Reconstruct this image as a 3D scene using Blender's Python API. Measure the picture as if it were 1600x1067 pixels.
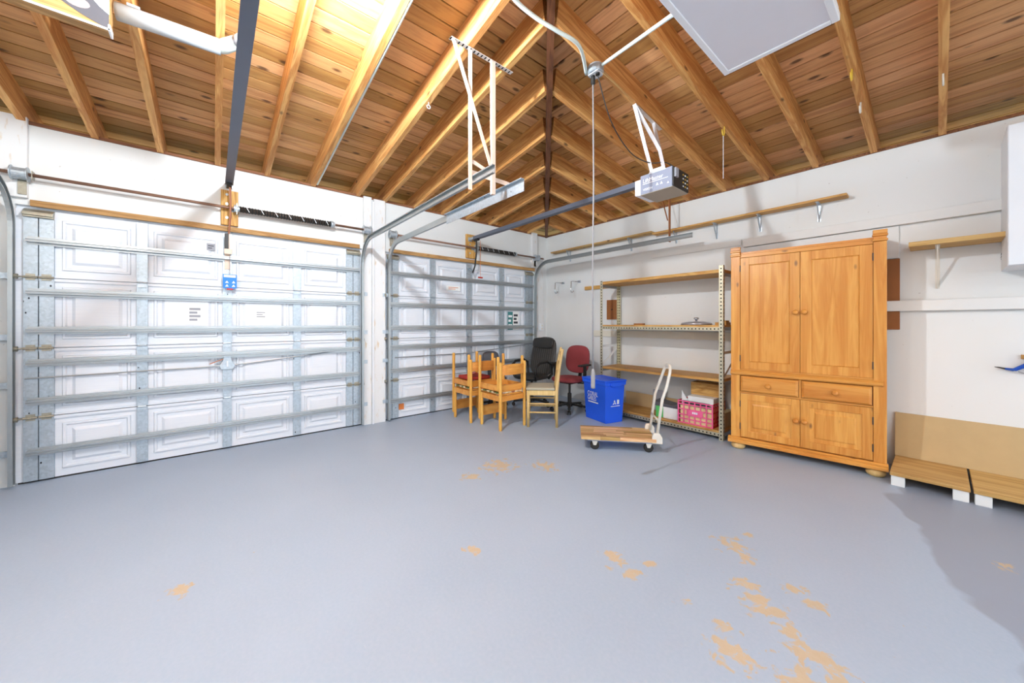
import bpy, bmesh, math, random
from mathutils import Vector, Matrix
random.seed(7)
for o in list(bpy.data.objects): bpy.data.objects.remove(o)
SC = bpy.context.scene; COL = SC.collection
# ---------------------------------------------------------------- camera / world / light
# corner of the garage is the origin: door wall in plane x=0, shelf wall in plane y=0
FPX, HOR, YAW = 558.05, 505.68, 5.0909
CAM = Vector((4.3873, -4.4484, 1.2)); WH, TP = 2.6963, 0.1387     # wall height, roof slope
cd = bpy.data.cameras.new('camera'); cam = bpy.data.objects.new('camera', cd); COL.objects.link(cam)
cam.location = CAM; cam.rotation_euler = (math.pi/2, 0, math.radians(135+YAW-90))
cd.sensor_width = 36; cd.lens = FPX*36/1600; cd.shift_y = -(533.5-HOR)/1600; cd.clip_start = .02
SC.camera = cam
vs = SC.view_settings; vs.view_transform = 'Standard'; vs.look = 'None'; vs.gamma = 1; vs.use_curve_mapping = False
vs.exposure = 1.55
wd = bpy.data.worlds.new('world'); SC.world = wd; wd.use_nodes = True
bg = wd.node_tree.nodes['Background']; bg.inputs[0].default_value = (.86, .93, 1, 1); bg.inputs[1].default_value = 1.15
LAMP_STRENGTH = 900.0; FILL_STRENGTH = 230.0
# ---------------------------------------------------------------- pixel helpers
_a = math.radians(135+YAW)
_F = Vector((math.cos(_a), math.sin(_a), 0)); _R = Vector((math.sin(_a), -math.cos(_a), 0)); _U = Vector((0, 0, 1))
def ray(x, y): return _F + _R*((x-800)/FPX) + _U*((HOR-y)/FPX)
def hit(x, y, ax, v):
    r = ray(x, y); return CAM + r*((v-CAM[ax])/r[ax])
def L(x, y, v=0): return hit(x, y, 0, v)      # on the door wall
def B(x, y, v=0): return hit(x, y, 1, v)      # on the shelf wall
def G(x, y, v=0): return hit(x, y, 2, v)      # on the floor
def roofL(x, y, off=0):
    r = ray(x, y); return CAM + r*((WH+off+TP*CAM[0]-CAM[2])/(r[2]-TP*r[0]))
def roofR(x, y, off=0):
    r = ray(x, y); return CAM + r*((WH+off-TP*CAM[1]-CAM[2])/(r[2]+TP*r[1]))
# ---------------------------------------------------------------- materials
MATS = {}
class NT:
    def __init__(s, name, rough=.6, metal=0, spec=.4):
        s.m = bpy.data.materials.new(name); s.m.use_nodes = True; s.t = s.m.node_tree; s.n = s.t.nodes
        s.b = s.n['Principled BSDF']; s.b.inputs['Roughness'].default_value = rough; s.b.inputs['Metallic'].default_value = metal
        s.b.inputs['Specular IOR Level'].default_value = spec
        MATS[name] = s.m
    def lk(s, a, b): s.t.links.new(a, b)
    def add(s, typ, **k):
        n = s.n.new(typ)
        for kk, v in k.items(): setattr(n, kk, v)
        return n
    def val(s, sock, v):
        if hasattr(v, 'is_linked'): s.lk(v, sock)
        else: sock.default_value = v
    def math(s, op, a, b=0.0, c=0.0, clamp=False):
        n = s.add('ShaderNodeMath', operation=op, use_clamp=clamp); s.val(n.inputs[0], a); s.val(n.inputs[1], b); s.val(n.inputs[2], c); return n.outputs[0]
    def coords(s, kind='Object', scale=(1, 1, 1), rnd=0.0):
        tc = s.add('ShaderNodeTexCoord'); mp = s.add('ShaderNodeMapping'); mp.inputs['Scale'].default_value = scale
        s.lk(tc.outputs[kind], mp.inputs['Vector'])
        if rnd:
            oi = s.add('ShaderNodeObjectInfo'); v = s.math('MULTIPLY', oi.outputs['Random'], rnd)
            cx = s.add('ShaderNodeCombineXYZ'); s.lk(v, cx.inputs[0]); s.lk(v, cx.inputs[1]); s.lk(v, cx.inputs[2]); s.lk(cx.outputs[0], mp.inputs['Location'])
        return mp.outputs[0]
    def noise(s, vec, scale=5, detail=3, rough=.55, dist=0):
        n = s.add('ShaderNodeTexNoise'); n.inputs['Scale'].default_value = scale; n.inputs['Detail'].default_value = detail
        n.inputs['Roughness'].default_value = rough; n.inputs['Distortion'].default_value = dist; s.lk(vec, n.inputs['Vector']); return n.outputs['Fac']
    def voro(s, vec, scale=5):
        n = s.add('ShaderNodeTexVoronoi'); n.inputs['Scale'].default_value = scale; s.lk(vec, n.inputs['Vector']); return n
    def ramp(s, fac, *stops):
        n = s.add('ShaderNodeValToRGB'); e = n.color_ramp.elements
        while len(e) < len(stops): e.new(.5)
        for el, (p, c) in zip(e, stops): el.position = p; el.color = (*c, 1)
        s.lk(fac, n.inputs[0]); return n.outputs[0]
    def mix(s, fac, a, b, mode='MIX'):
        n = s.add('ShaderNodeMix', data_type='RGBA', blend_type=mode); s.val(n.inputs[0], fac)
        for i, v in ((6, a), (7, b)):
            if hasattr(v, 'is_linked'): s.lk(v, n.inputs[i])
            else: n.inputs[i].default_value = (*v, 1)
        return n.outputs[2]
    def rng(s, v, a, b, c=0, d=1):
        n = s.add('ShaderNodeMapRange'); s.val(n.inputs[0], v)
        for i, q in enumerate((a, b, c, d)): n.inputs[i+1].default_value = q
        return n.outputs[0]
    def bump(s, h, st=.2, dist=.01):
        n = s.add('ShaderNodeBump'); n.inputs['Strength'].default_value = st; n.inputs['Distance'].default_value = dist
        s.lk(h, n.inputs['Height']); s.lk(n.outputs[0], s.b.inputs['Normal'])
    def col(s, c):
        if hasattr(c, 'is_linked'): s.lk(c, s.b.inputs['Base Color'])
        else: s.b.inputs['Base Color'].default_value = (*c, 1)
        return s.m
def lin(r, g, b): return tuple(((v/255)/12.92 if v/255 <= .04045 else ((v/255+.055)/1.055)**2.4) for v in (r, g, b))
def plain(name, rgb, rough=.55, metal=0, spec=.4, var=.06):
    s = NT(name, rough, metal, spec); c = lin(*rgb)
    n = s.noise(s.coords(), 9, 3)
    return s.col(s.mix(n, tuple(v*(1-var) for v in c), tuple(min(1, v*(1+var)) for v in c)))
def wood(name, light, dark, axis='x', rough=.55, knots=.5, knotcol=(70, 38, 18), vary=.25, grain=1.0, ring=1.0, rnd=37.0):
    s = NT(name, rough, 0, .35)
    st = {'x': (1, 14, 14), 'y': (14, 1, 14), 'z': (14, 14, 1)}[axis]
    v = s.coords('Object', tuple(q*grain for q in st), rnd)
    w = s.noise(v, 1.1, 4, .6, 1.2*ring)
    fine = s.noise(s.coords('Object', tuple(q*q*.9 if q > 1 else 2 for q in st), rnd), 1, 2)
    rings = s.math('FRACT', s.math('MULTIPLY', w, 5.0*ring)); rings = s.math('SUBTRACT', 1.0, s.math('ABSOLUTE', s.math('SUBTRACT', s.math('MULTIPLY', rings, 2.0), 1.0)))
    f = s.math('ADD', s.math('MULTIPLY', rings, .55), s.math('MULTIPLY', fine, .45))
    c = s.ramp(f, (.15, lin(*dark)), (.75, lin(*light)))
    oi = s.add('ShaderNodeObjectInfo')
    k = s.rng(oi.outputs['Random'], 0, 1, 1-vary, 1+vary*.35)
    kc = s.add('ShaderNodeCombineXYZ'); s.lk(k, kc.inputs[0]); s.lk(s.math('MULTIPLY', k, s.rng(oi.outputs['Random'], 0, 1, .94, 1.0)), kc.inputs[1]); s.lk(s.math('MULTIPLY', k, k), kc.inputs[2])
    c = s.mix(1.0, c, kc.outputs[0], 'MULTIPLY')
    if knots:
        ks = {'x': (1.9, 4.2, 4.2), 'y': (4.2, 1.9, 4.2), 'z': (4.2, 4.2, 1.9)}[axis]
        vo = s.voro(s.coords('Object', ks, rnd*1.7), 2.2)
        m = s.rng(vo.outputs['Distance'], .05+.05*knots, .13+.07*knots, 1, 0)
        sel = s.math('GREATER_THAN', s.noise(vo.outputs['Position'], 3.3, 0), 1-.52*(.65+.35*knots)-.1)
        c = s.mix(s.math('MULTIPLY', s.math('MULTIPLY', m, sel), .8), c, lin(*knotcol))
    s.bump(f, .12, .004)
    return s.col(c)
def holes(name, rgb, along='z', pitch=.038, rough=.42, metal=.75, lo=.013, hi=.027, hole=(22, 20, 18), rust=.3, off=0.0):
    s = NT(name, rough, metal, .5); tc = s.add('ShaderNodeTexCoord'); sp = s.add('ShaderNodeSeparateXYZ'); s.lk(tc.outputs['Object'], sp.inputs[0])
    i = 'xyz'.index(along); o = [sp.outputs[j] for j in range(3) if j != i]
    cr = s.math('ADD', s.math('ABSOLUTE', o[0]), s.math('ABSOLUTE', o[1])); cr = s.math('SUBTRACT', cr, off)
    a = s.math('FRACT', s.math('ADD', s.math('DIVIDE', sp.outputs[i], pitch), 100.0))
    m = s.math('MULTIPLY', s.math('MULTIPLY', s.math('GREATER_THAN', a, .28), s.math('LESS_THAN', a, .62)), s.math('MULTIPLY', s.math('GREATER_THAN', cr, lo), s.math('LESS_THAN', cr, hi)))
    n = s.noise(s.coords(), 14, 4)
    c = s.mix(s.math('MULTIPLY', s.rng(n, .52, .72), rust), lin(*rgb), lin(140, 110, 60))
    return s.col(s.mix(m, c, lin(*hole)))
def galv(name, rgb, spangle=.25, rough=.4, metal=.7, dots=False):
    s = NT(name, rough, metal, .5); v = s.voro(s.coords(), 70); c = lin(*rgb)
    q = s.ramp(v.outputs['Color'], (0, tuple(x*(1-spangle) for x in c)), (1, tuple(min(1, x*(1+spangle*.6)) for x in c)))
    if dots:
        vo = s.voro(s.coords('Object', (1, 1, .62)), 15); q = s.mix(s.math('LESS_THAN', vo.outputs['Distance'], .085), q, lin(55, 55, 60))
    return s.col(q)

plain('white_paint', (226, 226, 224), .6, var=.03)
plain('white_trim', (230, 232, 236), .45, var=.03)
plain('cream_paint', (226, 220, 204), .6)
plain('black_plastic', (34, 33, 32), .45); plain('rubber', (42, 40, 38), .8); plain('dark_metal', (70, 68, 66), .4, .6)
plain('rust_steel', (140, 106, 88), .5, .5, var=.25); plain('spring_steel', (74, 62, 56), .45, .6, var=.15)
plain('rail_steel', (104, 110, 124), .45, .35); plain('track_steel', (172, 178, 180), .38, .75, var=.12); plain('strut_steel', (176, 181, 184), .34, .72, var=.12)
plain('pink_primer', (228, 204, 186), .6); plain('red_plastic', (196, 50, 38), .5); plain('orange_sticker', (208, 120, 60), .6)
plain('blue_sticker', (44, 130, 220), .5); plain('paper', (236, 236, 234), .7); plain('grey_sticker', (150, 152, 160), .6); plain('teal_sticker', (70, 130, 130), .6)
plain('packing_cream', (244, 222, 170), .7); plain('panel_frame', (248, 249, 252), .4, var=.01); plain('ink', (60, 62, 70), .7); plain('white_ink', (245, 247, 250), .6, var=.01)
plain('bin_blue', (38, 98, 238), .38, var=.05); plain('strap_blue', (30, 90, 200), .55, var=.2)
plain('leather_black', (50, 48, 46), .42, var=.15); plain('burgundy', (146, 62, 66), .85, var=.1); plain('grey_fabric', (176, 168, 148), .9)
plain('crate_pink', (242, 104, 152), .5); plain('crate_red', (206, 40, 40), .5); plain('green_plastic', (90, 190, 100), .5); plain('clear_tub', (220, 222, 226), .3)
plain('chrome', (200, 202, 206), .2, .9); plain('lid_steel', (186, 184, 190), .3, .6); plain('pvc_grey', (168, 170, 172), .55, var=.14); plain('pvc_white', (222, 232, 226), .4)
plain('opener_grey', (142, 148, 168), .5); plain('opener_bottom', (176, 164, 146), .5); plain('lens_white', (236, 238, 244), .35)
plain('brass_yellow', (226, 188, 70), .4, .2); plain('handle_cream', (222, 216, 204), .4); plain('panel_diffuser', (236, 235, 242), .5, var=.02)
plain('slat_shade', (210, 208, 200), .6); plain('cardboard', (196, 168, 124), .8, var=.08); plain('brown_ply', (150, 92, 46), .55, var=.12); plain('tan_board', (190, 164, 120), .65, var=.08)
plain('sheet_white', (232, 236, 240), .5); plain('cable_grey', (150, 148, 150), .5); plain('copper', (176, 120, 92), .4, .6); plain('green_tape', (44, 140, 100), .5)
plain('dark_plate', (84, 84, 90), .4); plain('cushion_red', (168, 52, 44), .8, var=.2); plain('lawn', (76, 92, 50), .9, var=.3); plain('wire_orange', (212, 170, 110), .6)
galv('galvanised', (186, 196, 204), .16, .38, .6); galv('galvanised_holes', (180, 191, 200), .16, .42, .6, True); galv('bracket_steel', (168, 162, 146), .15, .42, .6)
holes('slotted_z', (206, 200, 176), 'z'); holes('slotted_x', (206, 200, 176), 'x'); holes('strap_z', (226, 224, 228), 'z', .03, metal=.3, lo=.004, hi=.018, rust=.05); holes('strap_y', (226, 214, 206), 'y', .03, metal=.3, lo=.004, hi=.018, rust=.2)
wood('rafter_wood', (236, 184, 114), (196, 128, 66), 'x', .6, .35, vary=.12, ring=.8)
wood('board_wood', (230, 178, 120), (196, 138, 88), 'x', .6, .9, (64, 34, 20), vary=.4, ring=.6)
wood('hip_wood', (128, 80, 50), (84, 48, 30), 'x', .6, 0)
wood('plate_wood', (150, 100, 66), (104, 66, 44), 'y', .7, 0)
wood('plank_x', (216, 172, 100), (178, 124, 56), 'x', .55, .25, vary=.1)
wood('plank_y', (190, 150, 96), (148, 108, 62), 'y', .65, .25, vary=.1)
wood('block_z', (214, 170, 96), (170, 118, 58), 'z', .6, .3, vary=.1)
wood('pine_z', (224, 162, 80), (202, 130, 54), 'z', .26, .12, (110, 74, 50), vary=.08, ring=.5)
wood('pine_x', (220, 156, 76), (198, 124, 50), 'x', .26, .12, (96, 62, 40), vary=.08, ring=.5)
wood('beech_z', (236, 188, 98), (216, 156, 66), 'z', .4, 0, vary=.05, ring=.4)
wood('beech_y', (228, 164, 80), (204, 132, 54), 'y', .4, 0, vary=.05, ring=.5)
wood('natural_z', (230, 204, 146), (206, 172, 108), 'z', .5, .15, vary=.04, ring=.4)
wood('butcher_x', (236, 204, 156), (192, 138, 84), 'x', .45, 0, vary=.42, ring=.5)
wood('ply_x', (206, 170, 108), (178, 138, 76), 'x', .6, .2, vary=.06, ring=.5)
s = NT('wall_white', .65, 0, .3); nv = s.coords()
sp = s.math('GREATER_THAN', s.noise(nv, 34, 2), .725)
blot = s.rng(s.noise(nv, .9, 3), .5, .72)
s.col(s.mix(s.math('MULTIPLY', sp, .35), s.mix(s.math('MULTIPLY', blot, .35), lin(226, 227, 226), lin(220, 212, 196)), lin(160, 150, 138)))
s = NT('door_white', .5, 0, .35); s.b.inputs['Base Color'].default_value = (*lin(238, 240, 244), 1)
s.col(s.mix(s.noise(s.coords('Object', (1, 1.5, 40)), 3, 2), lin(214, 219, 228), lin(228, 231, 236)))
s = NT('post_white', .6, 0, .3); n1 = s.noise(s.coords('Object', (8, 8, 2)), 3, 4)
s.col(s.mix(s.rng(n1, .6, .72), lin(226, 226, 226), lin(212, 190, 160)))
s = NT('pinstripe', .42, 0, .4); sx = s.add('ShaderNodeSeparateXYZ'); tc = s.add('ShaderNodeTexCoord'); s.lk(tc.outputs['Object'], sx.inputs[0])
s.col(s.mix(s.math('GREATER_THAN', s.math('FRACT', s.math('ADD', s.math('MULTIPLY', sx.outputs[0], 24.0), 50.0)), .82), lin(58, 55, 52), lin(96, 92, 88)))
s = NT('floral', .85, 0, .2); v1 = s.voro(s.coords(), 22)
s.col(s.ramp(v1.outputs['Color'], (.2, lin(216, 196, 150)), (.5, lin(236, 222, 186)), (.68, lin(150, 70, 50)), (.8, lin(110, 120, 70))))
# painted concrete floor: grey-blue paint, worn tan patches where the photo shows them, a greyer strip at the right mixing a paint change and a painted-in shadow
s = NT('floor_paint', .42, 0, .35); tc = s.add('ShaderNodeTexCoord'); P = tc.outputs['Object']
def clus(px, py, rx):
    c = G(px, py); n = s.add('ShaderNodeVectorMath', operation='DISTANCE'); s.lk(P, n.inputs[0]); n.inputs[1].default_value = (c.x, c.y, 0)
    return s.rng(n.outputs['Value'], 0, rx, 1, 0)
acc = None
for px, py, r in ((850, 728, .2), (780, 727, .28), (735, 745, .14), (1145, 852, .15), (1165, 870, .1), (960, 872, .13), (985, 895, .09), (1015, 880, .06), (1165, 915, .12), (1190, 945, .15), (1240, 920, .09), (1275, 945, .08), (1145, 1020, .14), (1230, 985, .1), (1265, 1020, .13), (1300, 1048, .12), (1250, 1058, .14), (1570, 885, .08), (1075, 938, .05), (280, 923, .1), (740, 860, .08), (1135, 985, .08), (1165, 835, .06)):
    q = clus(px, py, r); acc = q if acc is None else s.math('MAXIMUM', acc, q)
pv = s.coords('Object', (1, 1, 1)); nn = s.noise(pv, 19, 5, .65, .4)
peel = s.rng(s.math('ADD', s.math('MULTIPLY', acc, .36), nn), .70, .76)
mott = s.noise(pv, 1.3, 4); fine = s.noise(pv, 70, 2)
base = s.mix(mott, lin(158, 174, 194), lin(172, 187, 206))
base = s.mix(s.rng(fine, .35, .75, 0, .25), base, lin(188, 195, 210))
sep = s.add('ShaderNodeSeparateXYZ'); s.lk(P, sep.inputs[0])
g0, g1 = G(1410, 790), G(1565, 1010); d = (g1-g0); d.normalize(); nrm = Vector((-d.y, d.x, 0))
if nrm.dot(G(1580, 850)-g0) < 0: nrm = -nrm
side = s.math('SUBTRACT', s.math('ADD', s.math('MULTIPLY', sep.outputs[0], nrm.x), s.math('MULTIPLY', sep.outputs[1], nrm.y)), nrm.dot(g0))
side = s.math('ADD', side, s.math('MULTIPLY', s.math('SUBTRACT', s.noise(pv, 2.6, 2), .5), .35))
base = s.mix(s.rng(side, -.01, .02), base, s.mix(mott, lin(144, 153, 170), lin(152, 160, 176)))  # beyond the paint edge, greyer colour also stands in for a cast shadow
scr = s.math('GREATER_THAN', s.noise(s.coords('Object', (3, 26, 1)), 6, 1), .77)
base = s.mix(s.math('MULTIPLY', scr, .3), base, lin(196, 200, 208))
pc = s.mix(nn, lin(208, 190, 160), lin(192, 162, 120))
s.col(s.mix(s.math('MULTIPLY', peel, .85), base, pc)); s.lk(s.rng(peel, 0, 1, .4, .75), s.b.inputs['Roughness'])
s.bump(s.math('ADD', s.math('MULTIPLY', fine, .3), s.math('MULTIPLY', mott, .7)), .08, .004)
# lit bulb, plus a warm copy for the added fill lamp
bm_ = bpy.data.materials.new('lit_bulb'); bm_.use_nodes = True; MATS['lit_bulb'] = bm_
pb = bm_.node_tree.nodes['Principled BSDF']; pb.inputs['Emission Color'].default_value = (.82, .92, 1, 1); pb.inputs['Emission Strength'].default_value = LAMP_STRENGTH
m2_ = bm_.copy(); m2_.name = 'fill_bulb_warm'; MATS['fill_bulb_warm'] = m2_; pb = m2_.node_tree.nodes['Principled BSDF']; pb.inputs['Emission Color'].default_value = (1, .95, .86, 1); pb.inputs['Emission Strength'].default_value = FILL_STRENGTH
# ---------------------------------------------------------------- mesh builder
class MB:
    def __init__(s, off=(0, 0, 0)): s.v = []; s.f = []; s.o = Vector(off)
    def add(s, vs, fs):
        n = len(s.v); s.v += [Vector(p)-s.o for p in vs]; s.f += [[i+n for i in f] for f in fs]; return s
    def box(s, a, b):
        x0, y0, z0 = a; x1, y1, z1 = b
        if x0 > x1: x0, x1 = x1, x0
        if y0 > y1: y0, y1 = y1, y0
        if z0 > z1: z0, z1 = z1, z0
        return s.add([(x0, y0, z0), (x1, y0, z0), (x1, y1, z0), (x0, y1, z0), (x0, y0, z1), (x1, y0, z1), (x1, y1, z1), (x0, y1, z1)],
                     [(0, 3, 2, 1), (4, 5, 6, 7), (0, 1, 5, 4), (1, 2, 6, 5), (2, 3, 7, 6), (3, 0, 4, 7)])
    def bar(s, p, q, w, h, up=(0, 0, 1)):
        p, q, up = Vector(p), Vector(q), Vector(up); d = (q-p).normalized(); sx = d.cross(up)
        if sx.length < 1e-4: sx = d.cross(Vector((1, 0, 0)))
        sx.normalize(); sy = sx.cross(d); a, b = sx*w/2, sy*h/2
        return s.add([p-a-b, p+a-b, p+a+b, p-a+b, q-a-b, q+a-b, q+a+b, q-a+b], [(0, 3, 2, 1), (4, 5, 6, 7), (0, 1, 5, 4), (1, 2, 6, 5), (2, 3, 7, 6), (3, 0, 4, 7)])
    def tube(s, pts, r, n=8, r2=None):
        pts = [Vector(p) for p in pts]; rr = r if isinstance(r, (list, tuple)) else [r]*len(pts); V = []; F = []; side = None
        for i, p in enumerate(pts):
            d = (pts[min(i+1, len(pts)-1)]-pts[max(i-1, 0)]).normalized()
            if side is None: side = d.cross(Vector((0, 0, 1)) if abs(d.z) < .9 else Vector((1, 0, 0)))
            side = (side-d*side.dot(d)).normalized(); up = side.cross(d)
            for k in range(n):
                a = 2*math.pi*k/n; V.append(p+(side*math.cos(a)+up*math.sin(a))*rr[i])
        for i in range(len(pts)-1):
            for k in range(n): F.append((i*n+k, i*n+(k+1) % n, (i+1)*n+(k+1) % n, (i+1)*n+k))
        F.append(tuple(range(n))[::-1]); F.append(tuple((len(pts)-1)*n+k for k in range(n)))
        return s.add(V, F)
    def sweep(s, pts, prof, lat):
        # prof: list of (a,b): a along lat, b along in-plane normal; closed profile
        pts = [Vector(p) for p in pts]; lat = Vector(lat); V = []; F = []; n = len(prof)
        for i, p in enumerate(pts):
            d = (pts[min(i+1, len(pts)-1)]-pts[max(i-1, 0)]).normalized(); nn = lat.cross(d).normalized()
            V += [p+lat*a+nn*b for a, b in prof]
        for i in range(len(pts)-1):
            for k in range(n): F.append((i*n+k, i*n+(k+1) % n, (i+1)*n+(k+1) % n, (i+1)*n+k))
        F.append(tuple(range(n))[::-1]); F.append(tuple((len(pts)-1)*n+k for k in range(n)))
        return s.add(V, F)
    def lathe(s, prof, c=(0, 0, 0), axis='z', n=20):
        V = []; F = []; c = Vector(c); m = len(prof)
        for k in range(n):
            a = 2*math.pi*k/n
            for r, z in prof:
                p = {'z': (r*math.cos(a), r*math.sin(a), z), 'x': (z, r*math.cos(a), r*math.sin(a)), 'y': (r*math.sin(a), z, r*math.cos(a))}[axis]; V.append(c+Vector(p))
        for k in range(n):
            for i in range(m-1): F.append((k*m+i, ((k+1) % n)*m+i, ((k+1) % n)*m+i+1, k*m+i+1))
        F.append(tuple(k*m for k in range(n))[::-1]); F.append(tuple(k*m+m-1 for k in range(n)))
        return s.add(V, F)
    def prism(s, poly, fn, d0, d1):
        # poly of 2D points mapped by fn(u,v,d)
        n = len(poly); V = [fn(u, v, d0) for u, v in poly]+[fn(u, v, d1) for u, v in poly]
        return s.add(V, [tuple(range(n))[::-1], tuple(range(n, 2*n))]+[(i, (i+1) % n, n+(i+1) % n, n+i) for i in range(n)])
    def rings(s, rects, fn):
        # nested rectangles (u0,u1,v0,v1,d), outer to inner, closed by the last
        V = []; F = []
        for u0, u1, v0, v1, d in rects: V += [fn(u0, v0, d), fn(u1, v0, d), fn(u1, v1, d), fn(u0, v1, d)]
        for i in range(len(rects)-1):
            for k in range(4): F.append((i*4+k, i*4+(k+1) % 4, i*4+4+(k+1) % 4, i*4+4+k))
        q = len(rects)*4-4; F.append((q, q+1, q+2, q+3)); F.append((3, 2, 1, 0)); return s.add(V, F)
    def build(s, name, mat, parent=None, smooth=False, bevel=0, seg=2, subdiv=0, fix=True):
        me = bpy.data.meshes.new(name); me.from_pydata([tuple(v) for v in s.v], [], s.f)
        if fix:
            b = bmesh.new(); b.from_mesh(me); bmesh.ops.recalc_face_normals(b, faces=b.faces); b.to_mesh(me); b.free()
        me.materials.append(MATS[mat]); o = bpy.data.objects.new(name, me); COL.objects.link(o)
        if smooth:
            for p in me.polygons: p.use_smooth = True
        if bevel:
            md = o.modifiers.new('bevel', 'BEVEL'); md.width = bevel; md.segments = seg; md.limit_method = 'ANGLE'
        if subdiv:
            md = o.modifiers.new('sub', 'SUBSURF'); md.levels = md.render_levels = subdiv
        if parent: o.parent = parent
        return o
def tag(o, label=None, cat=None, group=None, kind=None):
    if label: o['label'] = label
    if cat: o['category'] = cat
    if group: o['group'] = group
    if kind: o['kind'] = kind
    return o
def thing(name, label, cat, loc=(0, 0, 0), rz=0, group=None, kind=None):
    o = bpy.data.objects.new(name, None); o.empty_display_size = .1; COL.objects.link(o); o.location = loc; o.rotation_euler = (0, 0, rz)
    return tag(o, label, cat, group, kind)
def copy_tree(o, parent=None):
    c = o.copy(); COL.objects.link(c); c.parent = parent
    for ch in list(o.children): copy_tree(ch, c)
    return c
def text(body, size, mat, parent, M, name='lettering', ext=.0008, align='LEFT', sx=1.0):
    cu = bpy.data.curves.new('t', 'FONT'); cu.body = body; cu.size = size; cu.extrude = ext; cu.align_x = align; cu.resolution_u = 3
    t = bpy.data.objects.new('t', cu); COL.objects.link(t); dg = bpy.context.evaluated_depsgraph_get()
    me = bpy.data.meshes.new_from_object(t.evaluated_get(dg)); bpy.data.objects.remove(t)
    me.transform(Matrix.Diagonal((sx, 1, 1, 1))); me.transform(M); me.materials.clear(); me.materials.append(MATS[mat])
    o = bpy.data.objects.new(name, me); COL.objects.link(o); o.parent = parent; return o
def frame(o, u, v):   # matrix: local x->u, local y->v at o
    u, v = Vector(u).normalized(), Vector(v).normalized(); w = u.cross(v)
    return Matrix(((u.x, v.x, w.x, o[0]), (u.y, v.y, w.y, o[1]), (u.z, v.z, w.z, o[2]), (0, 0, 0, 1)))
def arc(c, r, a0, a1, n, u, v):
    c, u, v = Vector(c), Vector(u), Vector(v)
    return [c+u*(r*math.cos(a0+(a1-a0)*i/n))+v*(r*math.sin(a0+(a1-a0)*i/n)) for i in range(n+1)]
# ================================================================= STRUCTURE
XE, YS = 7.0, -5.80       # far ends of the shelf wall and of the garage
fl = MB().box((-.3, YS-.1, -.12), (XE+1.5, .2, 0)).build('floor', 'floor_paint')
tag(fl, 'grey-blue painted concrete garage floor with worn tan patches', 'floor', kind='structure')
lw = MB().box((-9, -14, -.2), (16, 8, -.14)).build('ground', 'lawn'); tag(lw, 'green lawn outside around the garage', 'ground', kind='structure')
D1 = (-5.575, -3.095); D2 = (-2.815, -.265); DH = 2.09
w = MB()
for a, b in ((YS-.1, D1[0]), (D1[1], D2[0]), (D2[1], .2)): w.box((-.2, a, 0), (0, b, DH))
w.box((-.2, YS-.1, DH), (0, .2, WH))
wl = w.build('wall_left', 'wall_white'); tag(wl, 'white painted wall holding the two garage doors', 'wall', kind='structure')
wr = MB().box((.0005, 0, 0), (XE, .2, WH)).build('wall_right', 'wall_white'); tag(wr, 'white painted wall behind armoire and metal shelves', 'wall', kind='structure')
wf = MB().box((.0005, YS-.15, 0), (XE, YS, WH)).build('wall_front', 'wall_white'); tag(wf, 'white side wall at the left edge of the garage', 'wall', kind='structure')
# top plates
t1 = MB().box((-.2, YS-.1, WH-.002), (.012, .2, WH+.022)).build('trim_1', 'plate_wood'); tag(t1, 'thin reddish brown wood plate along the top of the door wall', 'trim', kind='structure')
t2 = MB().box((.013, -.012, WH-.002), (XE, .2, WH+.022)).build('trim_2', 'plate_wood'); tag(t2, 'thin reddish brown wood plate along the top of the shelf wall', 'trim', kind='structure')
# header strips over the doors
h1 = MB((0, -4.3, 2.1)).box((.0005, -5.50, 2.083), (.028, -3.13, 2.128)).build('trim_3', 'plank_y'); h1.location = (0, -4.3, 2.1); tag(h1, 'weathered brown wood strip above the wider left garage door', 'trim', kind='structure')
h2 = MB((0, -1.6, 2.1)).box((.0005, -2.775, 2.083), (.028, -.30, 2.128)).build('trim_4', 'plank_y'); h2.location = (0, -1.6, 2.1); tag(h2, 'weathered brown wood strip above the right garage door', 'trim', kind='structure')
def post(y0, y1, z0, z1, name, label, x1=.035, mat='post_white'):
    o = MB((0, (y0+y1)/2, z0)).box((.0005, y0, z0), (x1, y1, z1)).build(name, mat, bevel=.004); o.location = (0, (y0+y1)/2, z0); return tag(o, label, 'trim', kind='structure')
post(-3.088, -2.995, 0, 2.71, 'trim_5', 'white painted post board left of the joint between the two doors')
post(-2.968, -2.83, 0, 2.70, 'trim_6', 'white painted rust-stained post board right of the joint between the two doors')
post(-2.992, -2.971, 0, 2.66, 'trim_7', 'narrow bright white strip between the two post boards', .055, 'white_trim')
post(-5.76, -5.51, 2.135, 2.735, 'trim_8', 'wide white board above the left end of the left door', .04)
post(-.375, -.262, 2.135, 2.72, 'trim_9', 'short white board above the right end of the right door', .05)
post(-.25, -.09, 0, 2.12, 'trim_10', 'white jamb board in the corner beside the right door', .03)
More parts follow.
